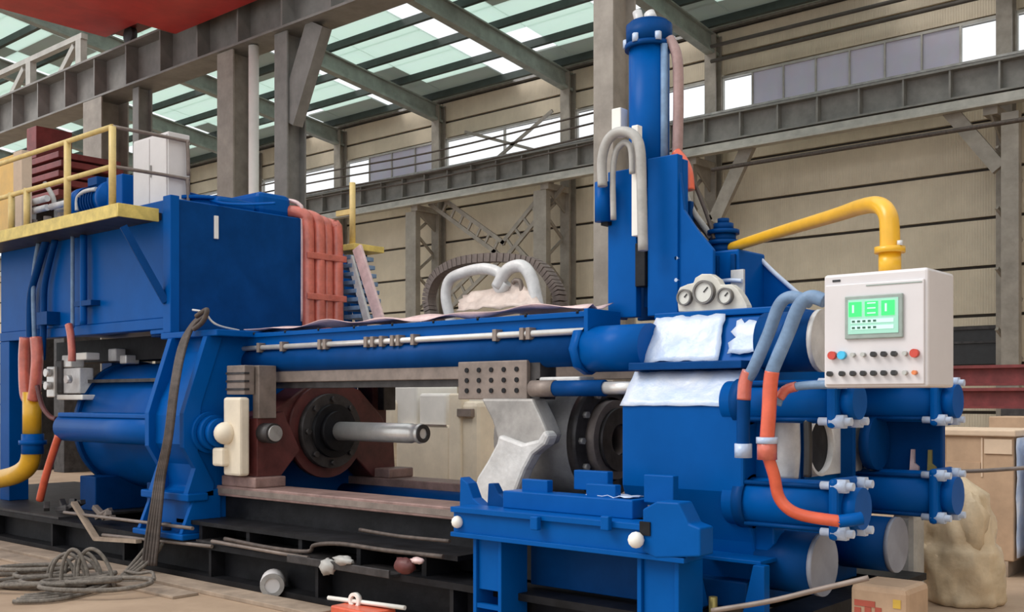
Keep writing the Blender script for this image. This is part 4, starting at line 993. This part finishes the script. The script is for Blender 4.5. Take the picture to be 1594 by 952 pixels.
# coil of rope
cr_ = thing('rope_coil', tuple(ground(95, 910)), 'tangled coil of grey rope on the floor at left', 'rope')
rnd = random.Random(11)
for k in range(9):
    cu = ground(rnd.uniform(45, 150), rnd.uniform(896, 926)); n_ = 14; ra = rnd.uniform(.18, .42); rb = rnd.uniform(.10, .22); ph = rnd.uniform(0, 3)
    up = rnd.uniform(0, .13) if k % 3 == 0 else rnd.uniform(0, .03)
    pts = [cu+Vector((ra*math.cos(a)*RX-rb*math.sin(a)*RY, ra*math.cos(a)*RY+rb*math.sin(a)*RX, .022+.012*k*.6+up*max(0, math.sin(a+ph)))) for a in [6.6*i/n_ for i in range(n_+1)]]
    MB().tube(pts, .017, 7, 4).build('strand', 'rope', cr_)
for k in range(4):
    pts = [ground(20+6*k, 936-k*3, .02), ground(80, 934-k*4, .02), ground(130, 924-k*5, .02), ground(170, 910-k*4, .03), ground(190+4*k, 895, .03), P(214+8*k, 868, 4.30), P(232+7*k, 845, 4.36)]
    MB().tube(pts, .015, 7, 4).build('strand', 'rope', cr_)
for k in range(6):
    cu = ground(95+k*11, 905+(k % 3)*6); h_ = .16+.05*(k % 3); wd = .10+.03*(k % 2)
    MB().tube([cu+Vector((wd*math.cos(a)*.75-.05*k*.3*math.sin(a), wd*math.cos(a)*.65, .02+h_*max(0, math.sin(a)))) for a in [3.14*i/8 for i in range(9)]], .014, 7, 4).build('strand', 'rope', cr_)
lo = thing('rope_loop', tuple(ground(35, 893)), 'flattened loop of rope left of the main coil', 'rope')
cu = ground(20, 893); MB().tube([cu+Vector((.35*math.cos(a)*RX-.12*math.sin(a)*RY, .35*math.cos(a)*RY+.12*math.sin(a)*RX, .02)) for a in [6.3*i/12 for i in range(13)]], .018, 7, 4).build('strand', 'rope', lo)
ss = thing('small_slings', tuple(ground(210, 905)), 'small brown sling loops on the floor right of the coil', 'sling')
cu = ground(208, 906); MB().tube([cu+Vector((.16*math.cos(a)*RX-.07*math.sin(a)*RY, .16*math.cos(a)*RY+.07*math.sin(a)*RX, .02)) for a in [6.3*i/12 for i in range(13)]], .014, 7, 4).build('strand', 'rope', ss)
tubep('strand', 'rope', ss, [(195, 888), (215, 892), (236, 890), (240, 902)], [4.1, 4.05, 4.05, 4.0], .012)
# cable slung across the lower right
tag(MB().tube([P(1108, 950, 4.2), P(1194, 936, 4.25), P(1270, 918, 4.3), P(1352, 899, 4.36)], .012, 8).build('slung_cable', 'taupe_steel'), 'thin taut cable rising right past the lower blue cylinder', 'cable')
tag(MB().tube([P(1432, 731, 6.7), P(1510, 733, 6.7), P(1620, 726, 6.7)], .012, 8).build('slung_cable', 'taupe_steel'), 'thin brown wire crossing in front of the cardboard crate', 'cable')

# ================================================================== behind the press and at the right
cm = thing('cream_machine', (-8.6, 8.6, 0), 'cream painted machine in the gap behind the ram stem', 'machine')
def cbx(name, m, u0, u1, v0, z0, y0, y1, bev=.03):
    a = P(u0, v0, y0); b = P(u1, v0, y0); return B(name, m, cm, a.x, b.x, y0, y1, z0, a.z, bev)
cbx('body', 'cream', 616, 700, 660, .1, 8.4, 9.3); cbx('head', 'cream_light', 610, 648, 600, 1.0, 8.5, 9.2); cbx('hood', 'cream_light', 652, 694, 612, .9, 8.45, 9.1)
cbx('left_pod', 'cream', 597, 614, 622, .9, 8.45, 8.9, .05); cbx('right_body', 'cream', 702, 742, 624, .1, 8.38, 9.2, .06); cbx('pillar', 'cream', 698, 716, 612, .1, 8.34, 8.5, .02)
a = P(712, 648, 8.33); b = P(734, 636, 8.33); B('handle_slot', 'taupe_steel', cm, a.x, b.x, 8.32, 8.38, a.z, b.z, .004)
B('foot', 'taupe_steel', cm, -9.2, -7.8, 8.4, 9.2, 0, .1, .004); B('seam', 'taupe_steel', cm, P(616, 665, 8.39).x, P(694, 665, 8.39).x, 8.392, 8.402, P(650, 661, 8.4).z-.01, P(650, 661, 8.4).z+.01, 0)
# pale green cabinet seen behind the crosshead
tag(B('green_locker', 'cabinet_white', None, -11.1, -10.5, 8.8, 9.3, 0, 1.62, .01), 'narrow pale locker glimpsed behind the crosshead', 'locker')
# crate
kr = thing('cardboard_crate', (-2.7, 8.9, 0), 'tall cardboard crate standing on a pallet at right', 'crate')
k0, k1 = P(1436, 800, 8.5).x, P(1578, 800, 8.5).x; kz = P(1510, 668, 8.5).z
kb = B('crate_body', 'carton', kr, k0, k1, 8.5, 9.2, .12, kz-.02, .01)
B('crate_lid', 'carton_light', kr, k0-.02, k1+.02, 8.47, 9.22, kz-.05, kz, .01)
for u_ in (1470, 1528): x = P(u_, 700, 8.49).x; B('seam_tape', 'carton_light', kb, x-.006, x+.006, 8.493, 8.50, .75, kz-.06, 0)
B('flap', 'carton_light', kb, P(1532, 700, 8.49).x, k1-.01, 8.488, 8.5, .93, kz-.07, 0); B('flap', 'carton', kb, k0+.01, P(1526, 700, 8.49).x, 8.486, 8.5, .80, .86, 0)
for x in (k0+.05, (k0+k1)/2, k1-.12): B('pallet_block', 'plank', kr, x-.03, x+.08, 8.5, 9.2, 0, .12, 0)
film('stretch_film', 'white_film', kr, (k1+.005, 8.5, .15), (k1+.005, 9.2, .15), (k1+.005, 8.5, kz-.06), (k1+.005, 9.2, kz-.06), 10, 12, .02, .01, edge=.02, seed=31)
wb = thing('white_bale', (-2.0, 8.7, 0), 'white film wrapped bale cut off by the right edge', 'bale')
B('bale_body', 'white_film', wb, -2.28, -1.62, 8.5, 9.15, .10, 1.08, .06)
for z in (.38, .78): B('bale_band', 'film_grey', wb, -2.285, -1.615, 8.495, 9.155, z-.02, z+.02, .004)
B('bale_pallet', 'plank', wb, -2.30, -1.60, 8.48, 9.17, 0, .10, 0)
sk = thing('kraft_sack', (-2.42, 7.45, 0), 'crumpled tan paper wrapped bundle on the floor', 'sack')
mb = MB(); seg = 44; g_ = []
for j in range(29):
    t_ = j/28; row = []
    for k in range(seg):
        a = 2*math.pi*k/seg
        rad = (.20+.07*math.sin(t_*2.6+.5))*(1-.75*max(0, t_-.86)/.14) if t_ > .02 else .22
        if t_ < .45: rad += .035
        q = Vector((math.cos(a)*2.3, math.sin(a)*2.3, t_*5)); f = .98+.13*noise.noise(q+Vector((5, 0, 0)))+.24*abs(noise.noise(Vector((q.x*.8, q.y*.8, q.z*.8+.9*q.x))))+.10*abs(noise.noise(Vector((q.x*1.5, q.y*1.5, q.z*1.2-1.4*q.x))))
        row.append(Vector((-2.40+.05*(1-t_)+rad*f*math.cos(a)*.82, 7.25+rad*f*math.sin(a)*.8, .005+t_*.84)))
    g_.append(row)
vs = [p for r in g_ for p in r]; fs = []
for j in range(28):
    for k in range(seg): k2 = (k+1) % seg; fs.append((j*seg+k, j*seg+k2, (j+1)*seg+k2, (j+1)*seg+k))
fs += [tuple(range(seg))[::-1], tuple(range(28*seg, 29*seg))]
mb.add(vs, fs, True); mb.build('sack_body', 'kraft', sk)
crumple(sk, 'sack_fold', 'kraft', (-2.54, 7.12, .30), .15, .12, .10, 23, .5, 14); crumple(sk, 'sack_fold', 'kraft', (-2.26, 7.12, .55), .10, .10, .2, 27, .4, 14)
# small carton at the lower edge
sc_ = thing('printed_carton', (-2.0, 5.05, 0), 'small brown carton with red print at the bottom right', 'carton')
zt2 = P(1370, 912, 4.95).z; x0_, x1_ = P(1322, 940, 4.95).x, P(1412, 940, 4.95).x
B('carton_body', 'carton', sc_, x0_, x1_, 4.95, 5.25, 0, zt2, .03)
for k, (u0, u1, v0, v1, m) in enumerate(((1330, 1362, 936, 941, 'print_red'), (1330, 1340, 945, 956, 'print_red'), (1346, 1356, 945, 956, 'print_red'), (1390, 1402, 934, 946, 'print_yellow'), (1362, 1372, 946, 956, 'print_red'))):
    a = P(u0, v1, 4.948); b = P(u1, v0, 4.948); B('print_mark', m, sc_, a.x, b.x, 4.946, 4.952, a.z, b.z, 0)
gs = thing('grey_block', (-2.6, 7.1, 0), 'grey upright block behind the lower blue cylinders', 'block')
a = P(1386, 900, 6.75); b = P(1424, 800, 6.75); B('block_body', 'hose_grey', gs, a.x, b.x, 6.75, 6.95, 0, b.z, .04); B('block_cap', 'taupe_steel', gs, a.x-.02, b.x+.02, 6.73, 6.97, b.z, b.z+.05, .02)
# red steel beams at the far right
for k, (z0_, lab, y) in enumerate(((1.52, 'upper red steel beam stacked at the far right', 14.6), (1.22, 'lower red steel beam stacked at the far right', 14.5))):
    t = thing('red_beam', (-4.5, y, z0_), lab, 'beam', 'red steel beams at the far right')
    B('web', 'red_beam', t, -8.5, 1.5, y+.1, y+.14, z0_+.03, z0_+.23, 0); B('flange', 'red_beam', t, -8.5, 1.5, y, y+.24, z0_, z0_+.03, 0); B('flange', 'red_beam', t, -8.5, 1.5, y, y+.24, z0_+.23, z0_+.27, 0)
for x in (-7.2, -4.0, .5): tag(B('beam_trestle', 'dark_steel', None, x-.2, x+.2, 14.4, 14.9, 0, 1.22, .004), 'dark trestle under the red beams at %s' % {-7.2: 'their left end', -4.0: 'their middle', .5: 'their right end'}[x], 'trestle')
tag(B('small_carton', 'carton', None, -3.2, -2.7, 10.6, 11.1, 0, 1.18, .01), 'low brown carton behind the tall cardboard crate', 'carton')
